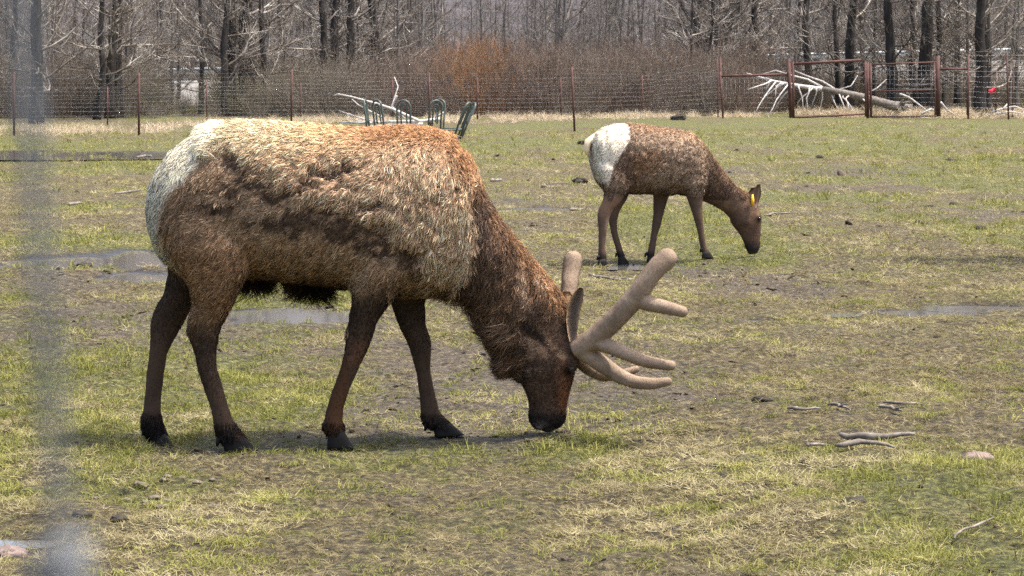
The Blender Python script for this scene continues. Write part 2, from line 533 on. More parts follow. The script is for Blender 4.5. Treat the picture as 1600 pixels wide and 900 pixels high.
def scatter(name, label, cat, variants, pos, var, rotz, size, tint=None, tilt=.12):
    coll = bpy.data.collections.new(name + '_kinds')
    for i, (me, mat) in enumerate(variants):
        o = bpy.data.objects.new('%s_kind_%02d' % (name, i), me)
        if len(me.materials) == 0: me.materials.append(mat)
        coll.objects.link(o)
    n = len(pos)
    me = bpy.data.meshes.new(name)
    me.from_pydata(np.asarray(pos), [], [])
    pt_attr(me, 'variant', 'INT', var)
    rot = np.stack([rng.normal(0, tilt, n), rng.normal(0, tilt, n), rotz], 1)
    pt_attr(me, 'rot', 'FLOAT_VECTOR', rot)
    pt_attr(me, 'size', 'FLOAT_VECTOR', size)
    if tint is not None:
        pt_attr(me, 'tint', 'FLOAT', tint)
    o = obj(name, me)
    md = o.modifiers.new('scatter', 'NODES')
    md.node_group = scatter_group(name + '_scatter', coll)
    tag(o, label, cat, kind='stuff')
    return o

# ------------------------------------------------------------------ bare trees
def gz(x, y):
    return float(ground_z(np.array([x]), np.array([y]))[0])

def branch_pts(p0, az, el, L, n, curl, wob, rs):
    pts = [np.array(p0, float)]
    for i in range(n):
        el += curl / n + rs.normal(0, wob)
        az += rs.normal(0, wob * 1.3)
        d = np.array((math.cos(az) * math.cos(el), math.sin(az) * math.cos(el), math.sin(el)))
        pts.append(pts[-1] + d * L / n)
    return np.array(pts)

def make_tree(seed, H, r0, nb, low, spread, lean=0.0, sub=8, twigs=4, minr=.0058, curl=.5, trunk_k=9):
    rs = np.random.default_rng(seed)
    n = 16
    t = np.linspace(0, 1, n)
    wx = np.cumsum(rs.normal(0, .008 * H, n)) * .6 + lean * H * t
    wy = np.cumsum(rs.normal(0, .008 * H, n)) * .6
    tp = np.stack([wx - wx[0], wy - wy[0], t * H - .1], 1)
    tr = r0 * (1 - t) ** .75 + .012
    tr[0] *= 1.28; tr[1] *= 1.04
    T = MB(); T.tube(tp, tr, trunk_k)
    B = MB()
    ga = rs.uniform(0, 6)
    for i in range(nb):
        f = low + (1 - low) * (i + rs.uniform(0, 1)) / nb
        f = low + (f - low) ** 1.15 * (1 - low) ** (-.15)
        f = min(f, .97)
        k = f * (n - 1); a = int(k)
        p = tp[a] * (1 - (k - a)) + tp[min(a + 1, n - 1)] * (k - a)
        rad = np.interp(f, t, tr)
        az = ga + i * 2.39996 + rs.normal(0, .3)
        L = spread * (1 - .55 * f) * rs.uniform(.45, 1.15)
        el = rs.uniform(-.15, .55) + .35 * f
        bp = branch_pts(p, az, el, L, 6, rs.normal(curl, .35), .10, rs)
        br = max(minr * 1.6, min(rad * .5, .010 + L * .011) * rs.uniform(.7, 1.2))
        B.tube(bp, np.linspace(br, minr, 7), 4, False)
        for j in range(sub):
            q = rs.uniform(.18, .98) * 6; b = int(min(q, 5))
            s = bp[b] * (1 - (q - b)) + bp[b + 1] * (q - b)
            d = bp[b + 1] - bp[b]; saz = math.atan2(d[1], d[0]) + rs.choice((-1, 1)) * rs.uniform(.35, 1.1)
            sl = L * rs.uniform(.18, .45)
            sp_ = branch_pts(s, saz, el + rs.normal(.1, .35), sl, 4, rs.normal(curl * .7, .4), .13, rs)
            B.tube(sp_, np.linspace(max(minr, br * .45), minr * .8, 5), 3, False)
            for q2 in range(twigs):
                c = rs.integers(1, 5)
                tw = branch_pts(sp_[c], saz + rs.normal(0, .8), el + rs.normal(.2, .5), sl * rs.uniform(.3, .7), 2, .3, .2, rs)
                B.tube(tw, np.linspace(minr * .9, minr * .6, 3), 3, False)
    return T.mesh('trunk'), B.mesh('crown')

KINDS = {
    'cottonwood': [make_tree(100 + i, 13, .26, 46, .10, 4.6, lean=l_) for i, l_ in enumerate((0.0, .03, -.03))],
    'slender': [make_tree(200 + i, 11, .15, 40, .10, 3.4, lean=l_) for i, l_ in enumerate((.02, -.04, .05))],
    'spreading': [make_tree(300 + i, 11, .22, 52, .12, 6.2, lean=l_, curl=.7) for i, l_ in enumerate((0.02, -.02))],
    'sapling': [make_tree(400 + i, 7.5, .075, 34, .12, 2.4, lean=l_, sub=5) for i, l_ in enumerate((.04, -.05))],
}
# (px of the trunk's foot, px width, foot depth, kind, look)
TREES = [
    (56, 17, 92, 'cottonwood', 'thick dark bare cottonwood standing apart beside the paddock wire'),
    (150, 9, 96, 'slender', 'thin grey bare tree beside the twin trunks near the wire'),
    (171, 12, 98, 'slender', 'darker one of two close bare trunks behind the rusty fence'),
    (187, 11, 99, 'slender', 'lighter one of two close bare trunks behind the rusty fence'),
    (210, 7, 108, 'sapling', 'thin sapling in the brush next to the lighter of the two close trunks'), (90, 6, 112, 'sapling', 'thin sapling just beside the thick dark cottonwood that stands apart'), (268, 6, 125, 'sapling', 'thin sapling rising before the pale stretch of guardrail'), (128, 6, 118, 'sapling', None),
    (352, 10, 101, 'slender', 'leaning slim trunk at the edge of the tight clump of trees'),
    (363, 13, 103, 'cottonwood', 'stout trunk next to the leaning slim one in the tight clump'), (380, 15, 104, 'cottonwood', 'thickest trunk, in the middle of the tight clump of five'), (396, 11, 105, 'slender', 'slim trunk touching the thickest one of the tight clump'), (412, 9, 103, 'slender', 'thinnest trunk at the edge of the tight clump of five'),
    (428, 7, 108, 'sapling', None), (445, 7, 124, 'slender', 'thin grey tree standing between the two clumps of trunks'),
    (503, 11, 112, 'slender', 'slim leaning trunk of the open group behind the bull\'s back'), (522, 13, 115, 'cottonwood', 'stout middle trunk of the open group behind the bull\'s back'), (549, 13, 113, 'cottonwood', 'stout trunk of the open group, next to the long limbed tree'),
    (585, 17, 120, 'spreading', 'bare tree with long pale horizontal limbs behind the hay feeder'),
    (622, 6, 132, 'sapling', None), (478, 6, 130, 'sapling', None),
    (858, 4, 172, 'sapling', 'small lone sapling beyond the road above the red brush'), (990, 4, 180, 'sapling', None),
    (1090, 14, 128, 'spreading', 'leaning bare tree whose long dark limbs reach over the brush'),
    (1113, 11, 126, 'cottonwood', 'narrower stout trunk of the close trio by the leaning tree'), (1122, 13, 127, 'cottonwood', 'thickest trunk, in the middle of the close trio by the leaning tree'), (1134, 11, 128, 'slender', 'slim trunk at the outer side of the close trio'),
    (1154, 9, 130, 'slender', 'slim bare tree standing alone beside the close trio'), (1182, 10, 128, 'slender', 'thicker of two slim trunks behind the white fallen branches'), (1192, 8, 130, 'sapling', 'thinner of two slim trunks behind the white fallen branches'),
    (1263, 11, 122, 'slender', 'dark bare trunk rising behind the sagging gate'),
    (1326, 14, 116, 'cottonwood', 'bare trunk with a pale bark stripe above the fallen white tree'),
    (1350, 8, 124, 'slender', 'slim bare trunk behind the posts where the gates meet'),
    (1395, 15, 112, 'cottonwood', 'dark bare trunk behind the butt of the fallen tree'),
    (1433, 9, 116, 'slender', 'slim trunk hugging one side of the stout one behind the mesh gate'), (1449, 19, 111, 'cottonwood', 'stout bare trunk just behind the tall double gate post'),
    (1462, 9, 114, 'slender', 'slim trunk right behind the thick post of the H brace'), (1494, 9, 118, 'slender', 'slim bare trunk framed by the H shaped brace'), (1420, 6, 128, 'sapling', 'thin sapling seen through the wire mesh gate'),
    (1530, 16, 109, 'cottonwood', 'thicker of two touching stout trunks beside the red flagging'),
    (1542, 14, 110, 'cottonwood', 'thinner of two touching stout trunks beside the red flagging'),
    (1580, 7, 120, 'sapling', 'thin sapling behind the lone steel post'), (1240, 6, 135, 'sapling', None), (1300, 5, 135, 'sapling', None), (18, 9, 110, 'slender', 'slim grey tree behind the blurred fence wire'),
]
r_t = np.random.default_rng(77)
for i in range(26):
    px_t = float(r_t.choice([r_t.uniform(0, 640), r_t.uniform(1080, 1600)])); TREES.append((px_t, float(r_t.uniform(4, 8)), float(r_t.uniform(112, 142)), ['slender', 'sapling'][i % 2], None))
BASEW = {'cottonwood': .26, 'slender': .15, 'spreading': .22, 'sapling': .075}
GENERIC = {'cottonwood': ('stout dark bare tree standing in a clump behind the fence', 'stout bare trees in the clumps'),
           'slender': ('slim bare tree standing among thicker trunks behind the fence', 'slim bare trees in the clumps'),
           'sapling': ('thin bare sapling rising out of the brush behind the fence', 'saplings in the brush'),
           'spreading': ('spreading bare tree behind the fence', 'spreading trees')}
NAMES = {'cottonwood': 'cottonwood_tree', 'slender': 'slender_tree', 'sapling': 'sapling_tree', 'spreading': 'spreading_tree'}
for i, (px, wpx, Y, kind, label) in enumerate(TREES):
    tme, cme = KINDS[kind][i % len(KINDS[kind])]
    x = at(px, 150, Y).x
    root = empty(NAMES[kind], (x, Y, gz(x, Y) - .05), (i * 2.4) % 6.28)
    s = wpx * (1.2 if kind in ('cottonwood', 'slender') else 1.0) * Y / FPX * .5 / BASEW[kind]
    tr = obj('trunk', tme, M['bark'] if kind in ('cottonwood', 'spreading') else M['bark_grey'] if kind == 'sapling' else M['bark'], root)
    cr = obj('crown', cme, M['twig'], root)
    zs = max(.8, min(1.15, s ** .3))
    tr.scale = (s, s, zs)
    cr.scale = (max(s, .8) ** .5, max(s, .8) ** .5, zs)
    if label:
        tag(root, label, 'tree')
    else:
        tag(root, GENERIC[kind][0], 'tree', GENERIC[kind][1])
# far bare wood beyond the road: one mass
far_kinds = []
for i in range(5):
    T_, B_ = make_tree(500 + i, 12, .12, 30, .12, 3.6, sub=5, twigs=2, minr=.012, trunk_k=5)
    far_kinds += [(B_, M['twig_far']), (T_, M['bark_grey'])]
n = 1300
fy = 168 + 170 * rng.uniform(0, 1, n) ** 1.2
fx = rng.uniform(-.58, .58, n) * fy
# a thinner gap in the middle where the far hill shows
keep = ~((np.abs(fx / fy + .017) < .010) & (rng.uniform(0, 1, n) < .35))
fx, fy = fx[keep], fy[keep]; n = len(fx)
k = rng.integers(0, 5, n)
fz = np.full(n, -.2)
pos = np.concatenate([np.stack([fx, fy, fz], 1)] * 2)
var = np.concatenate([k * 2, k * 2 + 1])
rz = np.tile(rng.uniform(0, 6.28, n), 2)
sc_ = np.tile(rng.uniform(.7, 1.25, n), 2)
st = rng.bit_generator.state
scatter('far_wood', 'hazy grey leafless wood beyond the road', 'wood', far_kinds, pos, var, rz, np.stack([sc_] * 3, 1), tilt=0.0)

# ------------------------------------------------------------------ brush thicket
def make_shrub(seed, stems, h, spreadr, r=.006):
    rs = np.random.default_rng(seed); B = MB()
    for i in range(stems):
        a = rs.uniform(0, 6.28); q = spreadr * math.sqrt(rs.uniform(0, 1)) * .5
        L = h * rs.uniform(.45, 1.1)
        p = branch_pts((math.cos(a) * q, math.sin(a) * q, -.05), a + rs.normal(0, .5), rs.uniform(.85, 1.5), L, 4, rs.normal(.1, .3), .10, rs)
        B.tube(p, np.linspace(r * rs.uniform(.9, 1.6), r * .6, 5), 3, False)
        for j in range(5):
            c = rs.integers(1, 5)
            tw = branch_pts(p[c], rs.uniform(0, 6.28), rs.uniform(.3, 1.3), L * rs.uniform(.15, .4), 2, .3, .2, rs)
            B.tube(tw, np.linspace(r * .7, r * .45, 3), 3, False)
    return B.mesh('shrub')
sh = [make_shrub(600 + i, 60, 2.3, 1.6, .0065) for i in range(4)]
cp = lambda me: me.copy()
shrubs = [(sh[0], M['brush_red']), (sh[1], M['brush_grey']), (sh[2], M['brush_red']), (sh[3], M['brush_grey']),
          (cp(sh[0]), M['brush_orange']), (cp(sh[1]), M['brush_olive']), (cp(sh[2]), M['brush_grey']), (cp(sh[3]), M['brush_olive'])]
for me, mt in shrubs:
    me.materials.clear(); me.materials.append(mt)
n = 5200
by = rng.uniform(0, 1, n) ** 1.2 * 42 + 98
bx = rng.uniform(-.43, .43, n) * by
ratio = bx / by * FPX + 800                      # bearing expressed as a picture column
front = np.interp(ratio, [-400, 0, 300, 620, 900, 1110, 1180, 1300, 1600, 2000], [90, 90, 96, 100, 101, 106, 112, 122, 124, 124])
by = np.maximum(by, front + rng.uniform(0, 6, n))
bx = (ratio - 800) / FPX * by
dens = np.interp(ratio, [-400, 0, 225, 250, 335, 350, 620, 700, 1100, 1220, 1300, 1600, 2000], [.6, .7, .65, .2, .2, .6, .7, 1, 1, .9, .6, .55, .5])
kp = rng.uniform(0, 1, n) < dens
bx, by, ratio = bx[kp], by[kp], ratio[kp]; n = len(bx)
var = rng.choice([1, 3, 6, 7, 0], n, p=[.3, .25, .2, .1, .15])
red = (ratio > 640) & (ratio < 1230)
var[red] = rng.choice([0, 2, 1, 3], red.sum(), p=[.27, .25, .24, .24])
orange = (np.abs(ratio - 752) < 22) & (by < 130) & (rng.uniform(0, 1, n) < .6)
var[orange] = 4
olive = (np.abs(ratio - 385) < 40) & (by < 112)
var[olive] = rng.choice([5, 7, 1], olive.sum())
bs = rng.uniform(.45, 1.3, n) * np.interp(ratio, [0, 600, 760, 1150, 1250, 1600], [.85, .8, .98, .95, .7, .65]) * np.where((ratio > 235) & (ratio < 345), .5, 1)
scatter('brush_thicket', 'dense reddish brown leafless brush along the fence', 'brush', shrubs,
        np.stack([bx, by, ground_z(bx, by) - .03], 1), var, rng.uniform(0, 6.28, n), np.stack([bs] * 3, 1), tilt=.08)

# ------------------------------------------------------------------ grass blades
def make_tuft(seed, blades, L0, L1, lay, spreadr, w):
    rs = np.random.default_rng(seed); V = []; Fq = []
    for i in range(blades):
        a = rs.uniform(0, 6.28); q = spreadr * math.sqrt(rs.uniform(0, 1)); b = rs.uniform(0, 6.28)
        p = np.array((math.cos(b) * q, math.sin(b) * q, -.006))
        L = rs.uniform(L0, L1); e = rs.uniform(*lay)
        h = np.array((math.cos(a), math.sin(a), 0)); s = np.array((-math.sin(a), math.cos(a), 0))
        s = s * math.cos(.6) + np.array((0, 0, 1)) * math.sin(.6) * rs.choice((-1, 1))
        ww = w * rs.uniform(.6, 1.3)
        m1 = p + (h * math.cos(e) + np.array((0, 0, 1)) * math.sin(e)) * L * .55
        e2 = e - rs.uniform(.1, .9)
        m2 = m1 + (h * math.cos(e2) + np.array((0, 0, 1)) * math.sin(e2)) * L * .45
        m2[2] = max(m2[2], .004)
        k = len(V)
        V += [p - s * ww, p + s * ww, m1 - s * ww * .8, m1 + s * ww * .8, m2]
        Fq += [(k, k + 1, k + 3, k + 2), (k + 2, k + 3, k + 4)]
    return mesh_from('tuft', V, Fq, True)

def blade_mat(name, stops, trans=.25):
    m, n, l, p = new_mat(name)
    g = n.new('ShaderNodeNewGeometry'); oi = n.new('ShaderNodeObjectInfo')
    a = n.new('ShaderNodeAttribute'); a.attribute_type = 'INSTANCER'; a.attribute_name = 'tint'
    mx = n.new('ShaderNodeMath'); mx.operation = 'MULTIPLY_ADD'
    l.new(g.outputs['Random Per Island'], mx.inputs[0]); mx.inputs[1].default_value = .55
    ad = n.new('ShaderNodeMath'); ad.operation = 'MULTIPLY'; l.new(a.outputs['Fac'], ad.inputs[0]); ad.inputs[1].default_value = .45
    l.new(ad.outputs[0], mx.inputs[2])
    r = ramp(n, stops); l.new(mx.outputs[0], r.inputs[0])
    l.new(r.outputs[0], p.inputs['Base Color'])
    p.inputs['Roughness'].default_value = .7; p.inputs['Specular IOR Level'].default_value = .2
    t = n.new('ShaderNodeBsdfTranslucent'); l.new(r.outputs[0], t.inputs[0])
    ms = n.new('ShaderNodeMixShader'); ms.inputs[0].default_value = trans
    l.new(p.outputs[0], ms.inputs[1]); l.new(t.outputs[0], ms.inputs[2])
    l.new(ms.outputs[0], n['Material Output'].inputs[0])
    return m
M['straw'] = blade_mat('straw_blades', [(.0, (.026, .019, .009)), (.3, (.092, .072, .032)), (.6, (.205, .17, .082)), (.8, (.31, .265, .14)), (.98, (.45, .395, .235))])
M['green_blade'] = blade_mat('green_blades', [(.0, (.028, .034, .006)), (.4, (.098, .108, .018)), (.75, (.20, .20, .045)), (.97, (.36, .33, .12))])
M['dry_tall'] = blade_mat('dry_tall_grass', [(.0, (.24, .18, .11)), (.5, (.46, .37, .24)), (.95, (.66, .57, .42))])
tufts = [(make_tuft(700 + i, 15, .025, .066, (.05, .95), .045, .0015), M['straw']) for i in range(5)]
tufts += [(make_tuft(720 + i, 15, .025, .065, (.35, 1.25), .045, .0018), M['green_blade']) for i in range(5)]
P, Vr, Sz, Ti = [], [], [], []
def sow(y0, y1, per_m2, scale, margin=1.35):
    # extra on both sides of the view so that a step to the side still stands in grass
    half = .205 * margin
    A = half * (y1 ** 2 - y0 ** 2)
    n = int(A * per_m2)
    y = np.sqrt(rng.uniform(y0 ** 2, y1 ** 2, n)); x = rng.uniform(-half, half, n) * y
    mud, pm_ = mud_mask(x, y); gm = green_mask(x, y)
    patch = fbm(x * 1.7, y * 1.1, 131, 3)
    p = (1 - .8 * mud) * (pm_ < .22) * (.32 + .85 * sstep(.36, .60, patch))
    k = rng.uniform(0, 1, n) < p
    x, y, gm, patch = x[k], y[k], gm[k], patch[k]
    fine = fbm(x * 5, y * 4, 141, 3)
    isg = rng.uniform(0, 1, len(x)) < np.clip(.27 + .42 * gm + 2.6 * (fine - .52), .05, .9)
    v = np.where(isg, rng.integers(5, 10, len(x)), rng.integers(0, 5, len(x)))
    s = scale * rng.uniform(.65, 1.3, len(x))
    P.append(np.stack([x, y, ground_z(x, y) + .001], 1)); Vr.append(v)
    Sz.append(np.stack([s, s, s * np.where(isg, .6 + .45 * gm, .8)], 1))
    worn = np.exp(-((y - 14.9) / 1.7) ** 2) * sstep(-.6, 1.2, x) + .8 * np.exp(-((y - 19.3) / 1.1) ** 2) * sstep(0, 2, x) + .7 * np.exp(-((y - 17.5) / 3) ** 2) * sstep(-.4, -1.6, x)
    Ti.append(np.clip(rng.uniform(.1, 1, len(x)) * .5 + (patch - .3) * 1.3 + .9 * (fbm(x * 7, y * 5, 143, 2) - .5) - .42 * worn, 0, 1))
sow(6.5, 10.5, 760, .95)
sow(10.5, 15, 620, 1.0)
sow(15, 22, 220, 1.25)
sow(22, 34, 70, 1.75)
sow(34, 58, 20, 2.4)
sow(58, 84, 6, 3.0)
P = np.concatenate(P); Vr = np.concatenate(Vr); Sz = np.concatenate(Sz); Ti = np.concatenate(Ti)
scatter('pasture_grass', 'short matted straw and green grass of the paddock', 'grass', tufts, P, Vr, rng.uniform(0, 6.28, len(P)), Sz, Ti, .1)

tall = [(make_tuft(760 + i, 26, .22, .55, (.35, 1.3), .16, .006), M['dry_tall']) for i in range(4)]
n = 3000
tx = rng.uniform(-.27, .27, n); col_ = tx * FPX + 800
ty = np.interp(col_, [0, 217, 460, 700, 895, 1120, 1240, 1600], [80, 83, 93, 93, 97, 103, 108, 108]) + rng.normal(0, 1.6, n) + rng.uniform(0, 3, n)
hp = rng.uniform(0, 1, n) < .12
col_[hp] = rng.choice([1428, 1488, 1495, 1320], hp.sum()) + rng.normal(0, 9, hp.sum()); ty[hp] = 107 + rng.normal(0, .8, hp.sum()); tx = (col_ - 800) / FPX
k = (fbm(col_ * .02, ty * .2, 161, 3) > .42) | hp
tx, ty, col_ = tx[k], ty[k], col_[k]
px_ = tx * ty
s = rng.uniform(.4, 1.15, len(tx)) * np.interp(col_, [1200, 1300, 1600], [.8, 1.2, 1.2])
scatter('dry_grass', 'tall bleached dry grass along the foot of the fence', 'grass', tall, np.stack([px_, ty, ground_z(px_, ty)], 1),
        rng.integers(0, 4, len(tx)), rng.uniform(0, 6.28, len(tx)), np.stack([s] * 3, 1), rng.uniform(0, 1, len(tx)), .15)

# ------------------------------------------------------------------ fences and gates
def post_mesh(bottom, top, r):
    m = MB(); m.tube([bottom + np.array((0, 0, -.15)) * 1.0, (bottom + top) / 2, top], r, 6); return m

def npv(v): return np.array((v.x, v.y, v.z))

def fence(name, label, posts, r, rows, step, wr, group=None):
    """posts: (px bottom, py bottom, px top, py top, depth)"""
    P0 = [(npv(at(a, b, Y)), npv(at(c, d, Y))) for (a, b, c, d, Y) in posts]
    base = P0[0][0]
    root = empty(name, tuple(base))
    tag(root, label, 'fence', group)
    for (b, t) in P0:
        post_mesh(b - base, t - base, r).build('post', M['rust'], root)
    w = MB()
    for (b0, t0), (b1, t1) in zip(P0[:-1], P0[1:]):
        for k in range(rows):
            f = .05 + .93 * k / (rows - 1)
            a = b0 + (t0 - b0) * f - base; c = b1 + (t1 - b1) * f - base
            mid = (a + c) / 2 - np.array((0, 0, .02)) * (1 if k % 3 else 2)
            w.tube([a, mid, c], wr, 3, False)
        n = int(np.linalg.norm(b1 - b0) / step)
        for j in range(1, n):
            f = j / n
            a = b0 + (b1 - b0) * f; c = t0 + (t1 - t0) * f
            w.tube([a + (c - a) * .05 - base, a + (c - a) * .97 - base], wr * .8, 3, False)
    o = w.build('wire_mesh', M['wire'], root)
    o['kind'] = 'stuff'
    return root

fence('wire_fence', 'rusty post and wire mesh fence bounding the paddock before the brush',
      [(-160, 206, -160, 112, 78), (22, 206, 22, 112, 78), (217, 207, 217, 114, 77), (455, 196, 456, 109, 88), (672, 195, 670, 114, 89), (898, 202, 893, 105, 82), (1130, 186, 1125, 112, 100)],
      .035, 13, .3, .0018)
fence('wire_fence', 'second fence of thinner posts set back against the brush',
      [(-100, 204, -100, 132, 86), (168, 203, 168, 135, 90), (323, 190, 323, 127, 95), (470, 192, 470, 130, 96), (614, 190, 613, 125, 97), (746, 190, 746, 122, 97), (877, 188, 876, 120, 98), (1004, 184, 1003, 118, 101.5), (1122, 182, 1121, 90, 102.5)],
      .028, 11, .3, .0017)
fence('wire_fence', 'short fence run beyond the gates, passing the red flagging',
      [(1513, 180, 1513, 85, 104), (1576, 183, 1573, 84, 104), (1680, 183, 1680, 84, 104)], .038, 12, .3, .003)
m = MB(); b0 = npv(at(1582, 176, 108)); m.tube([b0 * 0 + (0, 0, -.2), (0, 0, 2.2)], .035, 6)
tag(m.build('steel_post', M['rust']), 'lone rusty steel post close behind the fence run by the flagging', 'post').location = tuple(b0)

def seg(m, p, q, Y, r, base, k=6):
    m.tube([npv(at(p[0], p[1], Y)) - base, npv(at(q[0], q[1], Y)) - base], r, k)

def gate_group(name, label, Y, posts, rails, wires, cat, rows=10):
    base = npv(at(posts[0][0], posts[0][1], Y))
    root = empty(name, tuple(base)); tag(root, label, cat)
    for (a, b, c, d, r) in posts:
        m = MB(); seg(m, (a, b), (c, d), Y, r, base); m.build('post', M['rust'], root)
    for (a, b, c, d, r) in rails:
        m = MB(); seg(m, (a, b), (c, d), Y, r, base); m.build('rail', M['rust'], root)
    if wires:
        x0, x1, y0, y1 = wires
        w = MB()
        for k in range(rows):
            yy = y0 + (y1 - y0) * k / (rows - 1)
            seg(w, (x0, yy), (x1, yy), Y - .05, .003, base, 3)
        n = int((x1 - x0) / 7)
        for j in range(n + 1):
            xx = x0 + (x1 - x0) * j / n
            seg(w, (xx, y0), (xx, y1), Y - .05, .0024, base, 3)
        o = w.build('wire_mesh', M['wire'], root); o['kind'] = 'stuff'
    return root
gate_group('fence_brace', 'rusty horizontal brace between leaning fence post and the gate posts', 103,
           [(1130, 186, 1125, 90, .045), (1236, 186, 1232, 92, .075)], [(1127, 119, 1233, 116, .045)], (1128, 1233, 122, 184), 'fence brace', 9)
gate_group('pipe_gate', 'rusty pipe gate in front of the fallen white tree, its top rail sloping', 102.5,
           [(1240, 186, 1239, 96, .05), (1353, 182, 1352, 96, .045)], [(1240, 100, 1346, 94, .055), (1240, 184, 1353, 178, .035)], None, 'gate')
gate_group('pipe_gate', 'rusty pipe gate with mid rail and wire mesh before the stout trunk', 102.5,
           [(1361, 184, 1360, 99, .05), (1461, 182, 1460, 98, .03)], [(1360, 101, 1463, 97, .03), (1360, 143, 1463, 140, .03), (1361, 183, 1463, 181, .035)], (1362, 1461, 103, 181), 'gate', 12)
gate_group('gate_post', 'pair of rusty gate posts where the two pipe gates meet', 102.8,
           [(1356, 185, 1355, 98, .06)], [], None, 'post')
gate_group('fence_brace', 'rusty H shaped brace with a thick post beside the mesh gate', 103,
           [(1466, 182, 1465, 87, .095), (1512, 180, 1513, 88, .05)], [(1466, 108, 1512, 107.5, .05)], (1468, 1511, 110, 180), 'fence brace', 9)
# red flagging on a thin stake
b0 = npv(at(1556, 172, 106))
root = empty('marker_stake', tuple(b0)); tag(root, 'thin rusty stake with a strip of bright red flagging', 'marker')
m = MB(); m.tube([(0, 0, -.1), (0, 0, 1.65)], .02, 5); m.build('stake', M['rust'], root)
V = []; Fq = []
for i in range(7):
    t = i / 6.0
    for (zz) in (0, 1):
        for th in (-.006, .006):
            V.append((-.30 * t, th + .05 * math.sin(t * 7), .72 + .2 * zz - .06 * t + .02 * math.sin(5 * t + zz)))
for i in range(6):
    a = i * 4; b = a + 4
    Fq += [(a, b, b + 2, a + 2), (a + 1, a + 3, b + 3, b + 1), (a, a + 1, b + 1, b), (a + 2, b + 2, b + 3, a + 3)]
obj('flag', mesh_from('flag', V, Fq), M['flag'], root)

# ------------------------------------------------------------------ round hay feeder of bent green tube
fc = npv(on_ground(648, 222)); FY = fc[1]
fz = gz(fc[0], FY)
hay = empty('hay_feeder', (fc[0], FY, fz))
tag(hay, 'round hay feeder of bent dark green steel hoops behind the bull', 'feeder')
FR = 1.2
for zz, nm in ((.06, 'base_ring'), (.26, 'middle_ring')):
    m = MB(); aa = np.linspace(0, 2 * math.pi, 41)
    m.tube(np.stack([np.cos(aa) * FR, np.sin(aa) * FR, np.full(41, zz)], 1), .026, 6, False)
    m.build(nm, M['green_paint'], hay)
def hoop_mesh():
    m = MB()
    w, h = .17, 1.02
    for (ww, hh, lowz) in ((w, h, .03), (w * .42, h - .1, .42)):
        pts = [(0.0, -ww, lowz), (.02, -ww, .5)]
        for i in range(9):
            a = math.pi - math.pi * i / 8
            pts.append((.05 * (hh - ww + ww * math.sin(a)) / h + .02, ww * math.cos(a), hh - ww + ww * math.sin(a)))
        pts += [(.02, ww, .5), (0.0, ww, lowz)]
        m.tube(pts, .026 if ww == w else .02, 6)
    return m.mesh('hoop')
hme = hoop_mesh()
for (a, lean_) in ((3.0, .02), (-2.35, .04), (-1.75, .05), (-1.12, .08), (1.1, .08), (-.45, .30), (.35, .36)):
    o = obj('hoop', hme, M['green_paint'], hay)
    o.location = (math.cos(a) * FR, math.sin(a) * FR, 0); o.rotation_euler = (0, lean_, a)

# ------------------------------------------------------------------ fallen trees and branches
def px_tube(m, pts, Y, r0, r1, base, k=6, dy=0.0):
    P_ = np.array([npv(at(x, y, Y + dy * i / max(1, len(pts) - 1))) - base for i, (x, y) in enumerate(pts)])
    m.tube(P_, np.linspace(r0, r1, len(P_)), k)
    return P_
Y = 107.5
base = npv(at(1400, 172, Y))
ft = empty('fallen_tree', tuple(base)); tag(ft, 'bleached white fallen tree with bare branches behind the pipe gates', 'fallen tree')
m = MB(); m.tube([npv(at(x_, y_, Y - .1 * i_)) - base for i_, (x_, y_) in enumerate([(1426, 164), (1416, 168), (1405, 167), (1395, 165), (1370, 158), (1345, 151), (1318, 145), (1285, 139)])], [.03, .16, .24, .20, .18, .16, .14, .115], 9)
for (ex_, ey_) in ((1424, 158), (1430, 172), (1418, 176), (1412, 155)):
    m.tube([npv(at(1406, 167, Y - .2)) - base, npv(at((1406 + ex_) / 2, (165 + ey_) / 2 - 2, Y - .5)) - base, npv(at(ex_, ey_, Y - .6)) - base], [.08, .05, .012], 6)
m.build('trunk', M['deadwood'], ft)
LIMBS = [([(1287, 139.5), (1255, 135), (1230, 131), (1205, 126), (1178, 118), (1166, 114)], .10, .022),
         ([(1290, 139), (1262, 124), (1238, 118), (1212, 110), (1190, 116)], .05, .015), ([(1310, 143), (1285, 127), (1262, 119), (1240, 110)], .05, .015),
         ([(1345, 151), (1370, 138), (1385, 124)], .035, .01), ([(1305, 142), (1330, 134), (1340, 118)], .03, .01)]
for (pts, r0, r1) in LIMBS:
    m = MB(); px_tube(m, pts, Y - .3, r0, r1, base, 7, .4); m.build('limb', M['bleached'], ft)
rs = np.random.default_rng(3)
for (x, y, ex, ey) in [(1205, 126, 1168, 140), (1212, 128, 1178, 182), (1225, 130, 1190, 158), (1232, 131, 1198, 184), (1240, 133, 1205, 182), (1247, 134, 1256, 178), (1265, 136, 1262, 180), (1275, 138, 1268, 172),
                       (1285, 139, 1283, 176), (1295, 141, 1312, 178), (1308, 143, 1320, 172), (1318, 146, 1334, 175), (1330, 148, 1326, 170), (1270, 137, 1246, 168), (1345, 152, 1360, 178), (1222, 129, 1212, 152), (1196, 122, 1196, 140)]:
    mx = (x + ex) / 2 + rs.normal(0, 4); my = (y + ey) / 2 - rs.uniform(0, 7)
    m = MB(); px_tube(m, [(x, y), ((x + mx) / 2 + rs.normal(0, 1.5), (y + my) / 2), (mx, my), ((mx + ex) / 2 + rs.normal(0, 1.5), (my + ey) / 2), (ex, ey)], Y - .5, .035, .012, base, 5, rs.uniform(-1.5, .5))
    m.build('branch', M['bleached'], ft)

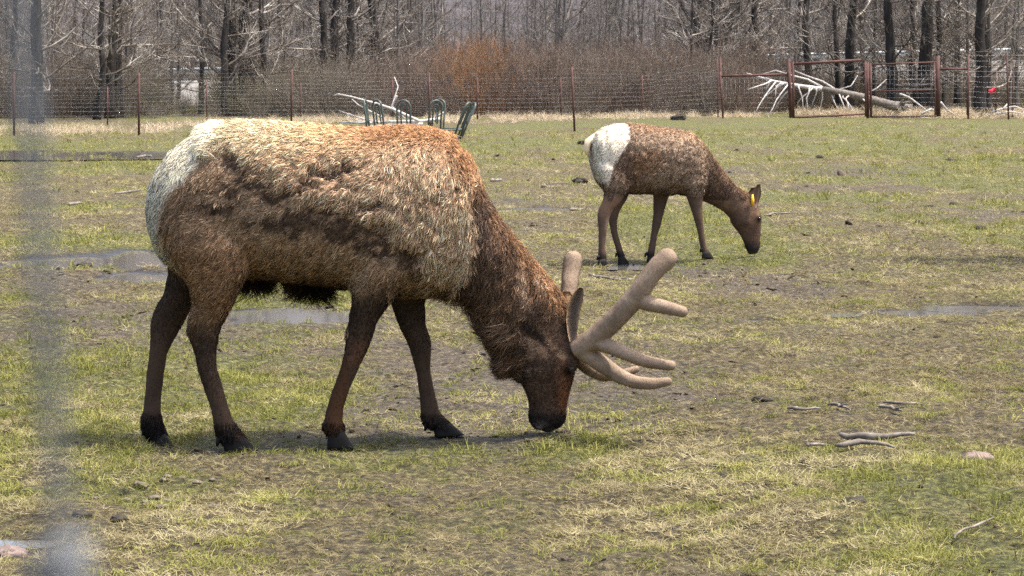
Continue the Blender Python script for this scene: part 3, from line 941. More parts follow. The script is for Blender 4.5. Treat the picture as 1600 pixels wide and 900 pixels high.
Y = 84.0
base = npv(at(600, 198, Y))
dp = empty('fallen_branch', tuple(base)); tag(dp, 'bleached dead branches lying behind the hay feeder, one arching up', 'branch')
for (pts, r0, r1) in [([(655, 189), (615, 171), (592, 163), (570, 157), (548, 151), (528, 147), (520, 150)], .05, .016), ([(600, 185), (575, 172), (560, 164), (550, 155)], .03, .012),
                      ([(690, 186), (650, 190), (610, 190), (570, 192), (530, 191)], .07, .03), ([(660, 194), (620, 196), (575, 198), (545, 196)], .06, .02), ([(596, 192), (570, 186), (550, 180), (530, 173)], .035, .012),
                      ([(580, 192), (556, 188), (540, 183)], .025, .01), ([(620, 150), (612, 168), (628, 190)], .03, .02), ([(632, 185), (612, 166), (622, 135), (616, 120)], .03, .012), ([(694, 176), (674, 186), (655, 192)], .04, .02)]:
    m = MB(); px_tube(m, pts, Y, r0, r1, base, 6, .6); m.build('limb', M['bleached'], dp)

Y = 106
for k_, (lab, lst) in enumerate([('tangle of pale dead branches lying beyond the red flagging', [[(1548, 176), (1565, 170), (1585, 166), (1604, 172)], [(1556, 178), (1580, 174), (1600, 178)], [(1568, 170), (1576, 160)]]),
                                 ('pale dead branches at the foot of the thick H brace post', [[(1406, 147), (1420, 152), (1438, 165), (1452, 176)], [(1440, 178), (1455, 170), (1464, 176)], [(1395, 184), (1420, 182), (1450, 184)], [(1470, 160), (1480, 172), (1492, 180)]])]):
    base = npv(at(lst[0][0][0], 178, Y)); e_ = empty('fallen_branch', tuple(base)); tag(e_, lab, 'branch')
    for pts in lst:
        m = MB(); px_tube(m, pts, Y - k_ * 1.5, .05, .018, base, 6, .4); m.build('limb', M['bleached'], e_)

def stick(pts, r0, r1, label, mat='deadwood', seed=0, twig=False, z=.012):
    rs = np.random.default_rng(seed)
    P_ = []
    for (x, y) in pts:
        p = npv(on_ground(x, y)); P_.append(p)
    P_ = np.array(P_)
    k = 3 * (len(P_) - 1) + 1
    t = np.linspace(0, len(P_) - 1, k)
    Q = np.stack([np.interp(t, np.arange(len(P_)), P_[:, j]) for j in range(3)], 1)
    Q[:, :2] += rs.normal(0, .012, (k, 2))
    r = np.linspace(r0, r1, k) * rs.uniform(.75, 1.2, k) * .8; r[0] *= .55; r[-1] *= .5
    Q[:, 2] = np.maximum(ground_z(Q[:, 0], Q[:, 1]).max() * .5 + ground_z(Q[:, 0], Q[:, 1]) * .5, -.02) + r * .75 + z
    base = Q[0].copy(); base[2] = 0
    m = MB(); m.tube(Q - base, r, 7)
    if twig:
        a = Q[k // 2] - base; d = Q[-1] - Q[0]; d /= np.linalg.norm(d)
        m.tube([a, a + d * .10 + (0, .05, .012), a + d * .2 + (0, .09, .02)], [r1 * .8, r1 * .6, r1 * .4], 5)
    tag(m.build('stick', M[mat]), label, 'stick').location = tuple(base)
stick([(1312, 722), (1345, 725), (1395, 727), (1432, 727)], .022, .013, 'thick grey stick, longest of the three lying parallel on the turf', seed=1)
stick([(1303, 739), (1350, 738), (1398, 742)], .017, .011, 'grey stick lying just in front of the thickest one', seed=2)
stick([(1252, 729), (1275, 727), (1302, 727)], .011, .007, 'thin dark stick lying end to end with the thick one', seed=3)
stick([(1232, 679), (1255, 681), (1282, 681)], .011, .007, 'short straight twig on the turf lip', seed=4)
stick([(1296, 671), (1312, 678), (1333, 686)], .011, .006, 'pale forked twig on the turf lip', seed=5, twig=True)
stick([(1378, 675), (1395, 685), (1414, 687)], .012, .007, 'bent dark twig on the turf lip', seed=6, twig=True)
stick([(1380, 666), (1410, 670), (1440, 671)], .010, .006, 'slender twig behind the bent dark one', seed=7)
stick([(925, 430), (940, 437), (965, 440), (998, 437)], .022, .013, 'crooked grey branch on the ground below the cow', 'deadwood', 8, True)
stick([(892, 330), (903, 329), (913, 326)], .028, .016, 'short pale stick beside the far puddle', 'deadwood', 9)
stick([(768, 283), (778, 282), (786, 281)], .035, .02, 'stubby grey stick beyond the bull\'s neck', 'deadwood', 10)
stick([(1195, 341), (1215, 338), (1235, 338)], .018, .01, 'thin pale stick beside the cow\'s muzzle', 'deadwood', 11)
stick([(180, 307), (205, 304), (223, 302)], .025, .014, 'long pale stick lying behind the bull\'s rump', 'deadwood', 12)
stick([(105, 320), (118, 319), (130, 318)], .03, .016, 'short grey stick on bare ground by the left wire', 'deadwood', 13)
stick([(1486, 892), (1520, 876), (1545, 862)], .007, .004, 'pale dry stalk lying in the near turf', 'deadwood', 14)
stick([(215, 246), (228, 244), (238, 244)], .04, .02, 'dark stick by the long grey puddle', 'deadwood', 15)

def lump(px, py, r, label, mat, cat, name, seed):
    rs = np.random.default_rng(seed)
    p = npv(on_ground(px, py)); z = gz(p[0], p[1])
    m = MB(); m.ball((0, 0, 0), r, 22, 15)
    v = m.v[0]
    d = v / (np.linalg.norm(v, axis=1, keepdims=True) + 1e-9)
    s = 1 + .5 * (fbm(d[:, 0] * 2.3 + seed * 3.1, d[:, 1] * 2.3 + d[:, 2] * 1.7, seed, 3) - .5) * 1.7 + .55 * (fbm(d[:, 0] * 6 + seed, d[:, 1] * 6 + d[:, 2] * 5, seed + 7, 3) - .5)
    m.v[0] = v * s[:, None]
    tag(m.build(name, M[mat]), label, cat).location = (p[0], p[1], z + r[2] * .55)
lump(1524, 750, (.085, .06, .028), 'rounded pinkish stone half sunk in the near turf', 'stone', 'stone', 'stone', 1)
lump(1494, 757, (.025, .025, .02), 'small dark pebble against the pinkish stone', 'dung', 'stone', 'stone', 2)
lump(14, 866, (.06, .05, .03), 'pale pinkish stone beside the muddy strip by the wire', 'stone', 'stone', 'stone', 3)
for i, (x, y, a, l_) in enumerate([(133, 412, .07, 'dark dung lump standing in the left puddle'), (905, 286, .11, 'dark clod by the small puddle behind the cow'), (1280, 248, .09, 'dark clod alone on the far turf'),
                                   (1193, 650, .05, 'dark clod at the foot of the turf lip'), (1333, 832, .05, 'dark dung clod in the near turf'), (1060, 190, .28, 'dark mound on the grass by the fence'), (913, 229, .14, 'dark stump behind the cow\'s tail'),  # the last one is a log lying behind the cow
                                   (1532, 356, .06, 'black dropping on the far right turf'), (1490, 320, .06, 'small black dropping beyond the tree shadow'), (186, 822, .035, 'small dark clod on the muddy strip'), (128, 815, .035, 'dark clod near the foot of the fence wire'),
                                   (1400, 180, .25, 'low dark log mound beside the H brace')]):
    if i == 11: x, y = 1537, 180
    lump(x, y, (a, a * .8, a * .5), l_, 'dung', 'clod', 'clod', 20 + i)
for i in range(16):
    x = 145 + rs.uniform(0, 200); y = 768 + rs.uniform(-18, 36)
    a = rs.uniform(.010, .022)
    p = None
    lump(x, y, (a * rs.uniform(1, 2), a, a * .6), 'small pale clod of dried soil on the worn patch by the bull\'s hind hooves', 'pale_soil', 'clod', 'soil_clod', 60 + i)
for o in [o for o in COL.objects if o.name.startswith('soil_clod')]:
    o['group'] = 'pale clods on the worn patch'

# ------------------------------------------------------------------ elk
def loft(m, pl, rings, k=22, sq=1.0, lat=1.0):
    n = len(rings); V = []
    for (x1, y1, x2, y2, hw, w) in rings:
        p = pl.loc(x1, y1, w); q = pl.loc(x2, y2, w)
        c = (p + q) / 2; a = (p - q) / 2; b = np.array((0, hw, 0))
        for j in range(k):
            t = 2 * math.pi * j / k
            ct, st = math.cos(t), math.sin(t)
            V.append(c + a * math.copysign(abs(ct) ** sq, ct) + b * math.copysign(abs(st) ** sq, st))
    c0 = np.mean(V[:k], axis=0); c1 = np.mean(V[-k:], axis=0)
    F = []
    for i in range(n - 1):
        for j in range(k):
            F.append((i * k + j, i * k + (j + 1) % k, (i + 1) * k + (j + 1) % k, (i + 1) * k + j))
    V += [c0, c1]
    for j in range(k):
        F.append((n * k, (j + 1) % k, j)); F.append((n * k + 1, (n - 1) * k + j, (n - 1) * k + (j + 1) % k))
    m.add(V, F)

def fill(rings, w):
    return [(r + (w,)) if len(r) == 5 else r for r in rings]

def fused(m, name, voxel, iters, fac=.5):
    me = m.mesh(name + '_raw')
    o = bpy.data.objects.new(name + '_raw', me); COL.objects.link(o)
    r = o.modifiers.new('r', 'REMESH'); r.mode = 'VOXEL'; r.voxel_size = voxel; r.use_smooth_shade = True
    s = o.modifiers.new('s', 'SMOOTH'); s.factor = fac; s.iterations = iters
    bpy.context.view_layer.update()
    dg = bpy.context.evaluated_depsgraph_get()
    out = bpy.data.meshes.new_from_object(o.evaluated_get(dg))
    out.name = name
    bpy.data.objects.remove(o)
    bpy.data.meshes.remove(me)
    return out

def px_of(pl, q):
    """picture columns and rows of local points: the coat pattern is drawn on the animal's side plane"""
    U = np.array(pl.U); W = np.array(pl.W)
    p = np.array(pl.o) + q[:, :1] * U      # orthogonal to the side plane, so the pattern is the same on both flanks
    x = p[:, 0]; y = p[:, 1]; z = q[:, 2] - CAM_H
    d = y * CP - z * SP; v = y * SP + z * CP
    return 800 + FPX * x / d, 450 - FPX * v / d

def pmask(x, y, poly, soft):
    P_ = np.array(poly, float); n = len(P_)
    ins = np.zeros(x.shape, bool); dm = np.full(x.shape, 1e9)
    for i in range(n):
        ax, ay = P_[i]; bx_, by_ = P_[(i + 1) % n]
        c = ((ay > y) != (by_ > y)) & (x < (bx_ - ax) * (y - ay) / (by_ - ay + 1e-9) + ax)
        ins ^= c
        L2 = (bx_ - ax) ** 2 + (by_ - ay) ** 2 + 1e-9
        t = np.clip(((x - ax) * (bx_ - ax) + (y - ay) * (by_ - ay)) / L2, 0, 1)
        dm = np.minimum(dm, np.hypot(x - ax - t * (bx_ - ax), y - ay - t * (by_ - ay)))
    return sstep(-soft, soft, np.where(ins, dm, -dm))

def blob(x, y, cx, cy, rx, ry, soft=.5):
    d = np.sqrt(((x - cx) / rx) ** 2 + ((y - cy) / ry) ** 2)
    return 1 - sstep(1 - soft, 1 + soft, d)

def over(c, m, col):
    return c * (1 - m[:, None]) + np.array(col) * m[:, None]

def near_line(x, y, pts):
    dm = np.full(x.shape, 1e9)
    for (ax, ay), (bx_, by_) in zip(pts[:-1], pts[1:]):
        L2 = (bx_ - ax) ** 2 + (by_ - ay) ** 2
        t = np.clip(((x - ax) * (bx_ - ax) + (y - ay) * (by_ - ay)) / L2, 0, 1)
        dm = np.minimum(dm, np.hypot(x - ax - t * (bx_ - ax), y - ay - t * (by_ - ay)))
    return dm

def norm(v):
    return v / (np.linalg.norm(v, axis=1, keepdims=True) + 1e-9)

def coat_mat(name, rough=.62, spec=.22, use_n=False):
    m, n, l, p = new_mat(name)
    a = n.new('ShaderNodeAttribute'); a.attribute_name = 'coat'
    l.new(a.outputs['Color'], p.inputs['Base Color'])
    p.inputs['Roughness'].default_value = rough; p.inputs['Specular IOR Level'].default_value = spec
    if use_n:
        b = n.new('ShaderNodeAttribute'); b.attribute_name = 'lie'
        v = n.new('ShaderNodeVectorTransform'); v.vector_type = 'NORMAL'; v.convert_from = 'OBJECT'; v.convert_to = 'WORLD'
        l.new(b.outputs['Vector'], v.inputs[0]); l.new(v.outputs[0], p.inputs['Normal'])
        t = n.new('ShaderNodeBsdfTranslucent'); l.new(a.outputs['Color'], t.inputs[0]); l.new(v.outputs[0], t.inputs[1])
        ms = n.new('ShaderNodeMixShader'); ms.inputs[0].default_value = .22
        l.new(p.outputs[0], ms.inputs[1]); l.new(t.outputs[0], ms.inputs[2]); l.new(ms.outputs[0], n['Material Output'].inputs[0])
    return m
M['hide'] = coat_mat('elk_hide', .8, .1)
M['fur'] = coat_mat('elk_fur', .55, .25, True)

def make_fur(pl, body, coat, count, width, clump, seed, name='fur'):
    rs = np.random.default_rng(seed)
    body.calc_loop_triangles()
    nt = len(body.loop_triangles); nv = len(body.vertices)
    co = np.empty(nv * 3); body.vertices.foreach_get('co', co); co = co.reshape(-1, 3)
    nr = np.empty(nv * 3); body.vertices.foreach_get('normal', nr); nr = nr.reshape(-1, 3)
    tri = np.empty(nt * 3, dtype=np.int32); body.loop_triangles.foreach_get('vertices', tri); tri = tri.reshape(-1, 3)
    a, b, c = co[tri[:, 0]], co[tri[:, 1]], co[tri[:, 2]]
    area = np.linalg.norm(np.cross(b - a, c - a), axis=1)
    ctr = (a + b + c) / 3
    px, py = px_of(pl, ctr)
    nn = norm(nr[tri].mean(1))
    dens = coat(px, py, ctr, nn)['dens']
    wgt = area * dens * np.where(nn[:, 1] > .35, .33, 1.0)
    cdf = np.cumsum(wgt); cdf /= cdf[-1]
    def sample(n):
        t = np.searchsorted(cdf, rs.uniform(0, 1, n))
        r1 = np.sqrt(rs.uniform(0, 1, n)); r2 = rs.uniform(0, 1, n)
        u, v = 1 - r1, r1 * (1 - r2); w = 1 - u - v
        bc = np.stack([u, v, w], 1)[:, :, None]
        return (co[tri[t]] * bc).sum(1), norm((nr[tri[t]] * bc).sum(1))
    def tips(p, n, jit):
        x, y = px_of(pl, p); K = coat(x, y, p, n)
        L = K['len'] * rs.uniform(.65, 1.25, len(p))
        fl = K['flow'] + rs.normal(0, jit, (len(p), 3))
        fl = norm(fl - (fl * n).sum(1, keepdims=True) * n)
        lift = np.clip(K['lift'] * rs.uniform(.5, 1.5, len(p)), .05, .95)[:, None]
        d0 = norm(fl * (1 - lift) + n * (lift + .12))
        d1 = norm(fl + n * lift * .35 + np.array((0, 0, -.18)))
        return K, L, d0, d1
    p, n = sample(count)
    K, L, d0, d1 = tips(p, n, .28)
    cp_, cn = sample(clump)
    CK, CL, c0, c1 = tips(cp_, cn, .55)
    kd = kdtree.KDTree(clump)
    for i, q in enumerate(cp_):
        kd.insert(q, i)
    kd.balance()
    ci = np.array([kd.find(q)[1] for q in p])
    root = p - n * .004
    ctip = cp_[ci] + c0[ci] * (CL[ci] * .4)[:, None] + c1[ci] * (CL[ci] * .6)[:, None]
    far = np.linalg.norm(cp_[ci] - p, axis=1)
    ok = (np.abs(CL[ci] - L) < .035) & (far < .06)
    kf = np.where(ok, rs.uniform(.35, .85, count), 0)[:, None]
    q1 = root + d0 * (L * .34)[:, None]
    q2 = q1 + norm(d0 + d1) * (L * .34)[:, None]
    q3 = q2 + d1 * (L * .32)[:, None]
    q3 = q3 * (1 - kf) + ctip * kf
    q2 = q2 * (1 - kf * .45) + (root + (q3 - root) * .66 + n * (L * .06)[:, None]) * kf * .45
    s = norm(np.cross(d0 + d1, rs.normal(0, 1, (count, 3))))
    wd = (width * rs.uniform(.6, 1.35, count) * K['wid'])[:, None]
    V = np.stack([root - s * wd * .8, root + s * wd * .8, q1 - s * wd, q1 + s * wd, q2 - s * wd * .75, q2 + s * wd * .75, q3], 1)
    base = (np.arange(count) * 7)[:, None, None]
    T = np.array([(0, 1, 3), (0, 3, 2), (2, 3, 5), (2, 5, 4), (4, 5, 6)])[None] + base
    me = mesh_from(name, V.reshape(-1, 3), T.reshape(-1, 3))
    # every strand has a colour of its own, and so does every clump
    var = rs.lognormal(0, .24, count) * rs.lognormal(0, .20, clump)[ci]
    calm = K['calm'][:, None]
    col = K['col'] * var[:, None] ** calm
    tipc = col * (1 + .18 * K['pale'])[:, None]
    C = np.stack([col * (1 - .3 * calm)] * 2 + [col * (1 - .1 * calm)] * 2 + [tipc] * 3, 1)  # darker underfur at the roots, also painting shade contrast into the strand colour
    C = np.concatenate([np.clip(C, 0, 1), np.ones((count, 7, 1))], 2)
    pt_attr(me, 'coat', 'FLOAT_COLOR', C.reshape(-1, 4))
    ln = norm(n + (rs.normal(0, .20, (count, 3)) + .20 * rs.normal(0, 1, (clump, 3))[ci] + d1 * .2) * calm)
    pt_attr(me, 'lie', 'FLOAT_VECTOR', np.repeat(ln[:, None, :], 7, 1).reshape(-1, 3))
    return me

def paint_body(pl, me, coat):
    nv = len(me.vertices)
    co = np.empty(nv * 3); me.vertices.foreach_get('co', co); co = co.reshape(-1, 3)
    nr = np.empty(nv * 3); me.vertices.foreach_get('normal', nr); nr = nr.reshape(-1, 3)
    x, y = px_of(pl, co); K = coat(x, y, co, nr)
    pt_attr(me, 'coat', 'FLOAT_COLOR', np.concatenate([K['col'] * (1 - .2 * K['calm'][:, None]), np.ones((nv, 1))], 1))
    th = K['thick']
    me.vertices.foreach_set('co', (co + nr * th[:, None]).ravel()); me.update()

def hoof(pl, root, heel, toe, tb, tf, w, dew, hw=.026):
    m = MB()
    for s in (-1, 1):
        ww = w + s * hw * .92
        tb = (tb[0] + .14 * (tf[0] - tb[0]), tb[1]) if s < 0 else tb; tf = (tf[0] - .14 * (tf[0] - tb[0]), tf[1]) if s < 0 else tf
        rings = [(tb[0], tb[1], tf[0], tf[1], hw * .85, ww)]
        for f in (.4, .8, 1.0):
            g = f ** .9
            rings.append((tb[0] + (heel[0] - tb[0]) * g, tb[1] + (heel[1] - tb[1]) * f, tf[0] + (toe[0] - tf[0]) * g, tf[1] + (toe[1] - tf[1]) * f, hw * (1.0 + .12 * f), ww))
        loft(m, pl, rings, 14, .85)
    for s in (-1, 1):
        d = pl.loc(dew[0], dew[1], w + s * hw * .8); e = d + np.array((-.007, s * .003, -.028))
        m.tube([d + (d - e) * .4 + (.015, 0, 0), d, e], [.012, .013, .005], 7)
    m.build('hoof', M['hoof'], root)

# ---- the bull
bull = empty('elk', tuple(PB.o), TH_B)
tag(bull, 'bull elk in shedding winter coat with velvet antlers, grazing on the near turf', 'elk')
m = MB()
torso = [(236, 305, 237, 350, 0.09), (243, 279, 247, 385, 0.17), (257, 254, 259, 405, 0.22), (277, 231, 279, 425, 0.265), (302, 215, 304, 440, 0.29), (330, 203, 330, 446, 0.305), (375, 200, 376, 438, 0.315), (425, 202, 425, 438, 0.335), (475, 205, 475, 444, 0.345), (525, 210, 525, 449, 0.34), (575, 213, 573, 455, 0.325), (615, 210, 612, 460, 0.31), (650, 209, 645, 463, 0.29), (685, 215, 676, 462, 0.26), (715, 232, 700, 462, 0.22)]
loft(m, PB, fill(torso, 0.0), 30, .92)
neck = [(688, 220, 672, 456, .25), (738, 268, 700, 464, .205), (767, 316, 722, 474, .175), (791, 357, 742, 490, .155), (815, 387, 758, 512, .14), (839, 416, 772, 536, .13), (862, 443, 785, 558, .12), (882, 474, 798, 574, .112)]
head = [(896, 512, 808, 586, .106), (900, 545, 813, 595, .108), (900, 573, 818, 603, .100), (895, 596, 823, 617, .085), (889, 617, 827, 633, .072), (885, 638, 826, 646, .064), (885, 652, 826, 654, .064), (881, 663, 830, 664, .056), (870, 670, 839, 670, .038)]
loft(m, PB, fill(neck + head, 0.0), 24, .95)
nh = [(245, 300, 385, 290, .12, -.15), (247, 350, 398, 345, .135, -.18), (262, 395, 400, 385, .135, -.195), (284, 425, 392, 420, .115, -.20), (298, 448, 376, 448, .095, -.20), (303, 472, 364, 472, .078, -.19), (295, 500, 353, 495, .060, -.185), (291, 516, 345, 513, .050, -.18), (297, 533, 341, 532, .045, -.18), (305, 556, 338, 553, .040, -.18), (308, 576, 339, 574, .038, -.18), (317, 605, 348, 602, .035, -.18), (328, 637, 357, 633, .034, -.18), (334, 665, 365, 656, .038, -.18), (339, 682, 376, 673, .043, -.18), (348, 694, 388, 687, .043, -.18)]
fh = [(252, 330, 360, 330, .11, .13), (260, 395, 350, 395, .115, .16), (263, 425, 328, 430, .09, .165), (257, 456, 313, 456, .075, .165), (240, 486, 300, 480, .060, .16), (234, 508, 286, 507, .050, .16), (234, 530, 272, 532, .043, .16), (233, 550, 262, 552, .039, .16), (228, 586, 257, 585, .036, .16), (225, 627, 252, 627, .034, .16), (221, 652, 252, 650, .037, .16), (221, 670, 256, 664, .042, .16), (231, 687, 262, 681, .042, .16)]
nf = [(560, 320, 668, 320, .115, -.16), (554, 380, 665, 385, .12, -.175), (547, 420, 648, 425, .11, -.18), (548, 446, 622, 448, .095, -.175), (550, 470, 609, 473, .078, -.17), (544, 505, 589, 503, .060, -.165), (540, 530, 582, 528, .054, -.16), (538, 549, 575, 546, .050, -.16), (531, 577, 563, 571, .041, -.16), (517, 614, 547, 608, .034, -.16), (508, 643, 537, 638, .036, -.16), (505, 661, 536, 657, .042, -.16), (509, 681, 540, 676, .043, -.16)]
ff = [(598, 390, 692, 390, .10, .13), (604, 440, 672, 442, .085, .145), (610, 470, 664, 470, .068, .15), (623, 508, 665, 506, .055, .15), (636, 535, 674, 532, .051, .15), (642, 552, 674, 550, .046, .15), (650, 582, 673, 580, .037, .15), (655, 620, 681, 618, .034, .15), (657, 649, 688, 645, .037, .15), (662, 663, 697, 656, .042, .15), (676, 671, 710, 665, .042, .15)]
for L_ in (nh, fh, nf, ff):
    loft(m, PB, L_, 16)
for (x, y, w, rx, ry, rz_) in ((893, 572, -.083, .035, .022, .03), (893, 572, .083, .035, .022, .03), (845, 580, -.075, .05, .035, .06), (845, 580, .075, .05, .035, .06), (800, 560, -.03, .045, .05, .07), (800, 560, .03, .045, .05, .07), (897, 548, -.06, .05, .04, .05), (897, 548, .06, .05, .04, .05)):
    m.ball(PB.loc(x, y, w), (rx, ry, rz_), 12, 8)
bull_me = fused(m, 'body', .0125, 7)

RUMP = [(205, 300), (220, 255), (258, 205), (318, 170), (368, 175), (352, 205), (334, 230), (322, 256), (298, 274), (279, 300), (266, 332), (264, 362), (272, 388), (288, 414), (262, 412), (215, 385)]
PALE = [(300, 178), (560, 185), (700, 196), (735, 290), (738, 340), (741, 380), (735, 425), (716, 447), (694, 448), (668, 436), (655, 410), (652, 384), (622, 372), (585, 352), (540, 322), (490, 312), (440, 288), (405, 262), (352, 240), (325, 235)]
NECK = [(736, 292), (760, 270), (900, 440), (930, 560), (880, 690), (810, 690), (735, 500), (690, 455), (716, 447), (736, 425), (742, 380), (738, 340)]
C_RUMP = lin(255, 228, 196); C_TAN = lin(214, 168, 122); C_PALE = lin(220, 187, 154); C_GINGER = lin(158, 112, 72)
C_PATCH = lin(50, 38, 32); C_LOW = lin(174, 146, 116); C_HAUNCH = lin(150, 114, 80); C_LEG = lin(70, 56, 47); C_NECK = lin(108, 84, 68)
C_HEAD = lin(82, 62, 50); C_BLACK = lin(26, 22, 21)
DORSAL = [(520, 196), (600, 197), (650, 194), (700, 207), (745, 258), (780, 315), (820, 380), (865, 432), (890, 470)]

def bull_coat(x, y, q, n):
    N_ = len(x)
    wx = x + (fbm(x * .03, y * .03, 201, 3) - .5) * 34; wy = y + (fbm(x * .03, y * .03, 207, 3) - .5) * 34
    fx_ = wx + (fbm(x * .12, y * .12, 211, 2) - .5) * 14; fy_ = wy + (fbm(x * .12, y * .12, 213, 2) - .5) * 14
    n1 = fbm(x * .045, y * .06, 221, 4); n2 = fbm(x * .11, y * .14, 225, 3)
    col = np.tile(C_LOW, (N_, 1))
    col = over(col, sstep(.35, .7, n1) * .7, lin(186, 164, 138))
    # darker band close to the rump patch, browner haunch
    col = over(col, blob(wx, wy, 285, 330, 50, 75, .5) * .6, lin(126, 103, 82))
    col = over(col, blob(wx, wy, 340, 435, 80, 70, .5) * .8, C_HAUNCH)
    col = over(col, blob(wx, wy, 470, 440, 110, 28, .5) * .55, lin(138, 112, 82))
    pale = pmask(fx_, fy_, PALE, 9)
    pc = C_PALE * (1 - sstep(250, 190, y)[:, None]) + C_TAN * sstep(250, 190, y)[:, None]
    pc = pc * (.78 + .44 * n1)[:, None]
    col = col * (1 - pale[:, None]) + pc * pale[:, None]
    col = over(col, sstep(285, 215, y) * sstep(640, 420, x) * .7 * pale, lin(232, 190, 144))
    col = over(col, blob(wx, wy, 375, 212, 85, 34, .6) * .75, lin(246, 214, 178))
    # bare shed patches
    d = np.zeros(N_)
    for (cx, cy, rx, ry) in ((382, 256, 36, 13), (412, 278, 34, 13), (378, 290, 30, 9), (450, 300, 44, 11), (522, 274, 26, 9), (545, 262, 9, 14), (498, 288, 18, 8), (580, 318, 26, 7), (602, 309, 6, 13), (560, 352, 60, 12), (520, 330, 42, 9), (455, 345, 60, 18), (640, 395, 18, 22), (706, 292, 7, 14), (600, 375, 40, 14), (350, 318, 40, 16)):
        d = np.maximum(d, blob(fx_, fy_, cx, cy, rx, ry, .35))
    d = np.clip(d * sstep(.34, .52, n2 + .10) + .45 * sstep(.60, .68, n2) * sstep(225, 260, y) * (y < 420) * (x < 690) * (x > 300), 0, 1)
    col = over(col, d * .95, C_PATCH)
    # neck and head
    nk = pmask(wx * .3 + x * .7, wy * .3 + y * .7, NECK, 3)
    ncol = over(np.tile(C_NECK, (N_, 1)), sstep(.5, .68, n1) * .7, lin(152, 118, 92))
    ncol = over(ncol, sstep(.56, .66, n2) * .55, lin(50, 36, 30))
    ncol = over(ncol, blob(wx, wy, 762, 330, 26, 40, .4) * .7, lin(84, 66, 56))
    ncol = over(ncol, blob(wx, wy, 805, 448, 34, 22, .5) * .5, lin(150, 112, 84))
    col = col * (1 - nk[:, None]) + ncol * nk[:, None]
    dl = near_line(x, y, DORSAL)
    col = over(col, sstep(46, 10, dl) * np.where(x > 735, .6, .9) * sstep(500, 600, x), C_GINGER)
    hd = sstep(478, 520, y + (x - 850) * .45) * sstep(740, 780, x)
    hcol = over(np.tile(C_HEAD, (N_, 1)), blob(wx, wy, 830, 505, 36, 9, .5) * .75, lin(128, 98, 76))
    hcol = over(hcol, blob(x, y, 882, 612, 9, 48, .6) * .75, lin(128, 78, 46))
    hcol = over(hcol, blob(wx, wy, 872, 556, 9, 6, .5) * .8, lin(150, 122, 98))
    hcol = over(hcol, sstep(.52, .66, n2) * .5, lin(112, 86, 68))
    hcol = over(hcol, blob(wx, wy, 800, 545, 22, 18, .5) * .55, lin(120, 92, 74))
    hcol = over(hcol, blob(wx, wy, 822, 478, 20, 13, .4) * .8, lin(34, 27, 24))
    hcol = over(hcol, blob(x, y, 892, 575, 16, 13, .5) * .6, lin(38, 28, 24))
    hcol = over(hcol, sstep(634, 654, y), lin(36, 30, 28))
    hcol = over(hcol, blob(x, y, 846, 664, 12, 7, .5) * .8, lin(104, 92, 86))
    col = col * (1 - hd[:, None]) + hcol * hd[:, None]
    for pts, w_, cc, k_ in (([(812, 426), (818, 448), (823, 470)], 6, (206, 170, 140), .9), ([(793, 507), (822, 528), (852, 551)], 6, (176, 142, 116), .85), ([(841, 507), (865, 540)], 5, (164, 132, 108), .8),
                            ([(799, 558), (830, 551)], 7, (150, 120, 98), .8), ([(804, 584), (826, 578)], 6, (150, 120, 100), .75), ([(841, 433), (848, 446)], 6, (200, 164, 136), .85), ([(833, 410), (858, 452)], 5, (180, 128, 86), .6),
                            ([(779, 395), (782, 420)], 5, (40, 30, 26), .8), ([(770, 458), (794, 446)], 5, (42, 32, 27), .8), ([(823, 497), (846, 526)], 8, (34, 27, 24), .85), ([(760, 300), (752, 340), (758, 360)], 9, (104, 86, 76), .6),
                            ([(727, 318), (733, 360), (731, 405), (720, 434)], 6, (236, 206, 176), .85), ([(662, 392), (668, 430), (690, 443)], 5, (226, 196, 166), .8), ([(655, 385), (659, 432)], 4, (56, 43, 36), .8),  # shoulder flap edges: highlight painted into the coat, with a dark line just beyond
                            ([(742, 315), (746, 360), (742, 420), (728, 446)], 4, (60, 46, 38), .8), ([(786, 360), (800, 395), (806, 430)], 6, (60, 44, 36), .6)):
        dd = near_line(x + (n2 - .5) * 12, y + (n1 - .5) * 12, pts)
        col = over(col, sstep(w_ * 1.6, w_ * .5, dd) * k_, lin(*cc))
    # legs
    fore = (x > 480) & (x < 730)
    lt = np.where(fore, 446, np.where((x < 272) | (q[:, 1] > .03), 418, 492))
    lg = sstep(-34, 26, wy - lt) * (x < 735)
    belly = (x > 372) & (x < 548) & (y < 520) & (np.abs(q[:, 1]) < .19)
    lg = lg * np.where(belly, 0, 1) * np.where((x > 612) & (y < 462), .35, 1)
    lc = np.tile(C_LEG, (N_, 1)) * (.55 + .6 * n1 + .5 * fbm(x * .2, y * .05, 241, 3))[:, None]
    lc = over(lc, blob(x, y, 564, 545, 26, 22, .7) * .5, lin(104, 72, 54))
    lc = over(lc, blob(x, y, 340, 492, 8, 22, .6) * .6, lin(150, 118, 96))
    lc = over(lc, blob(x, y, 300, 500, 16, 20, .6) * .35, lin(118, 80, 52))
    lc = over(lc, sstep(645, 668, y), lin(34, 29, 27))
    col = col * (1 - lg[:, None]) + lc * lg[:, None]
    fr = sstep(420, 438, wy) * (x > 376) * (x < 546) * (np.abs(q[:, 1]) < .22)
    col = over(col, fr * .85, lin(74, 50, 34))
    fringe = fr * np.maximum(blob(x, y, 402, 445, 22, 26, .5), blob(x, y, 480, 450, 38, 26, .5)) * (n[:, 2] < -.35) * (np.abs(q[:, 1]) < .11)
    col = over(col, fringe, C_BLACK)
    rump = pmask(fx_ * .5 + x * .5, fy_ * .5 + y * .5, RUMP, 6)
    rc = np.tile(C_RUMP, (N_, 1)) * (.88 + .2 * n1)[:, None]
    col = col * (1 - rump[:, None]) + rc * rump[:, None]
    # lengths, direction of the hair
    ln = np.full(N_, .042)
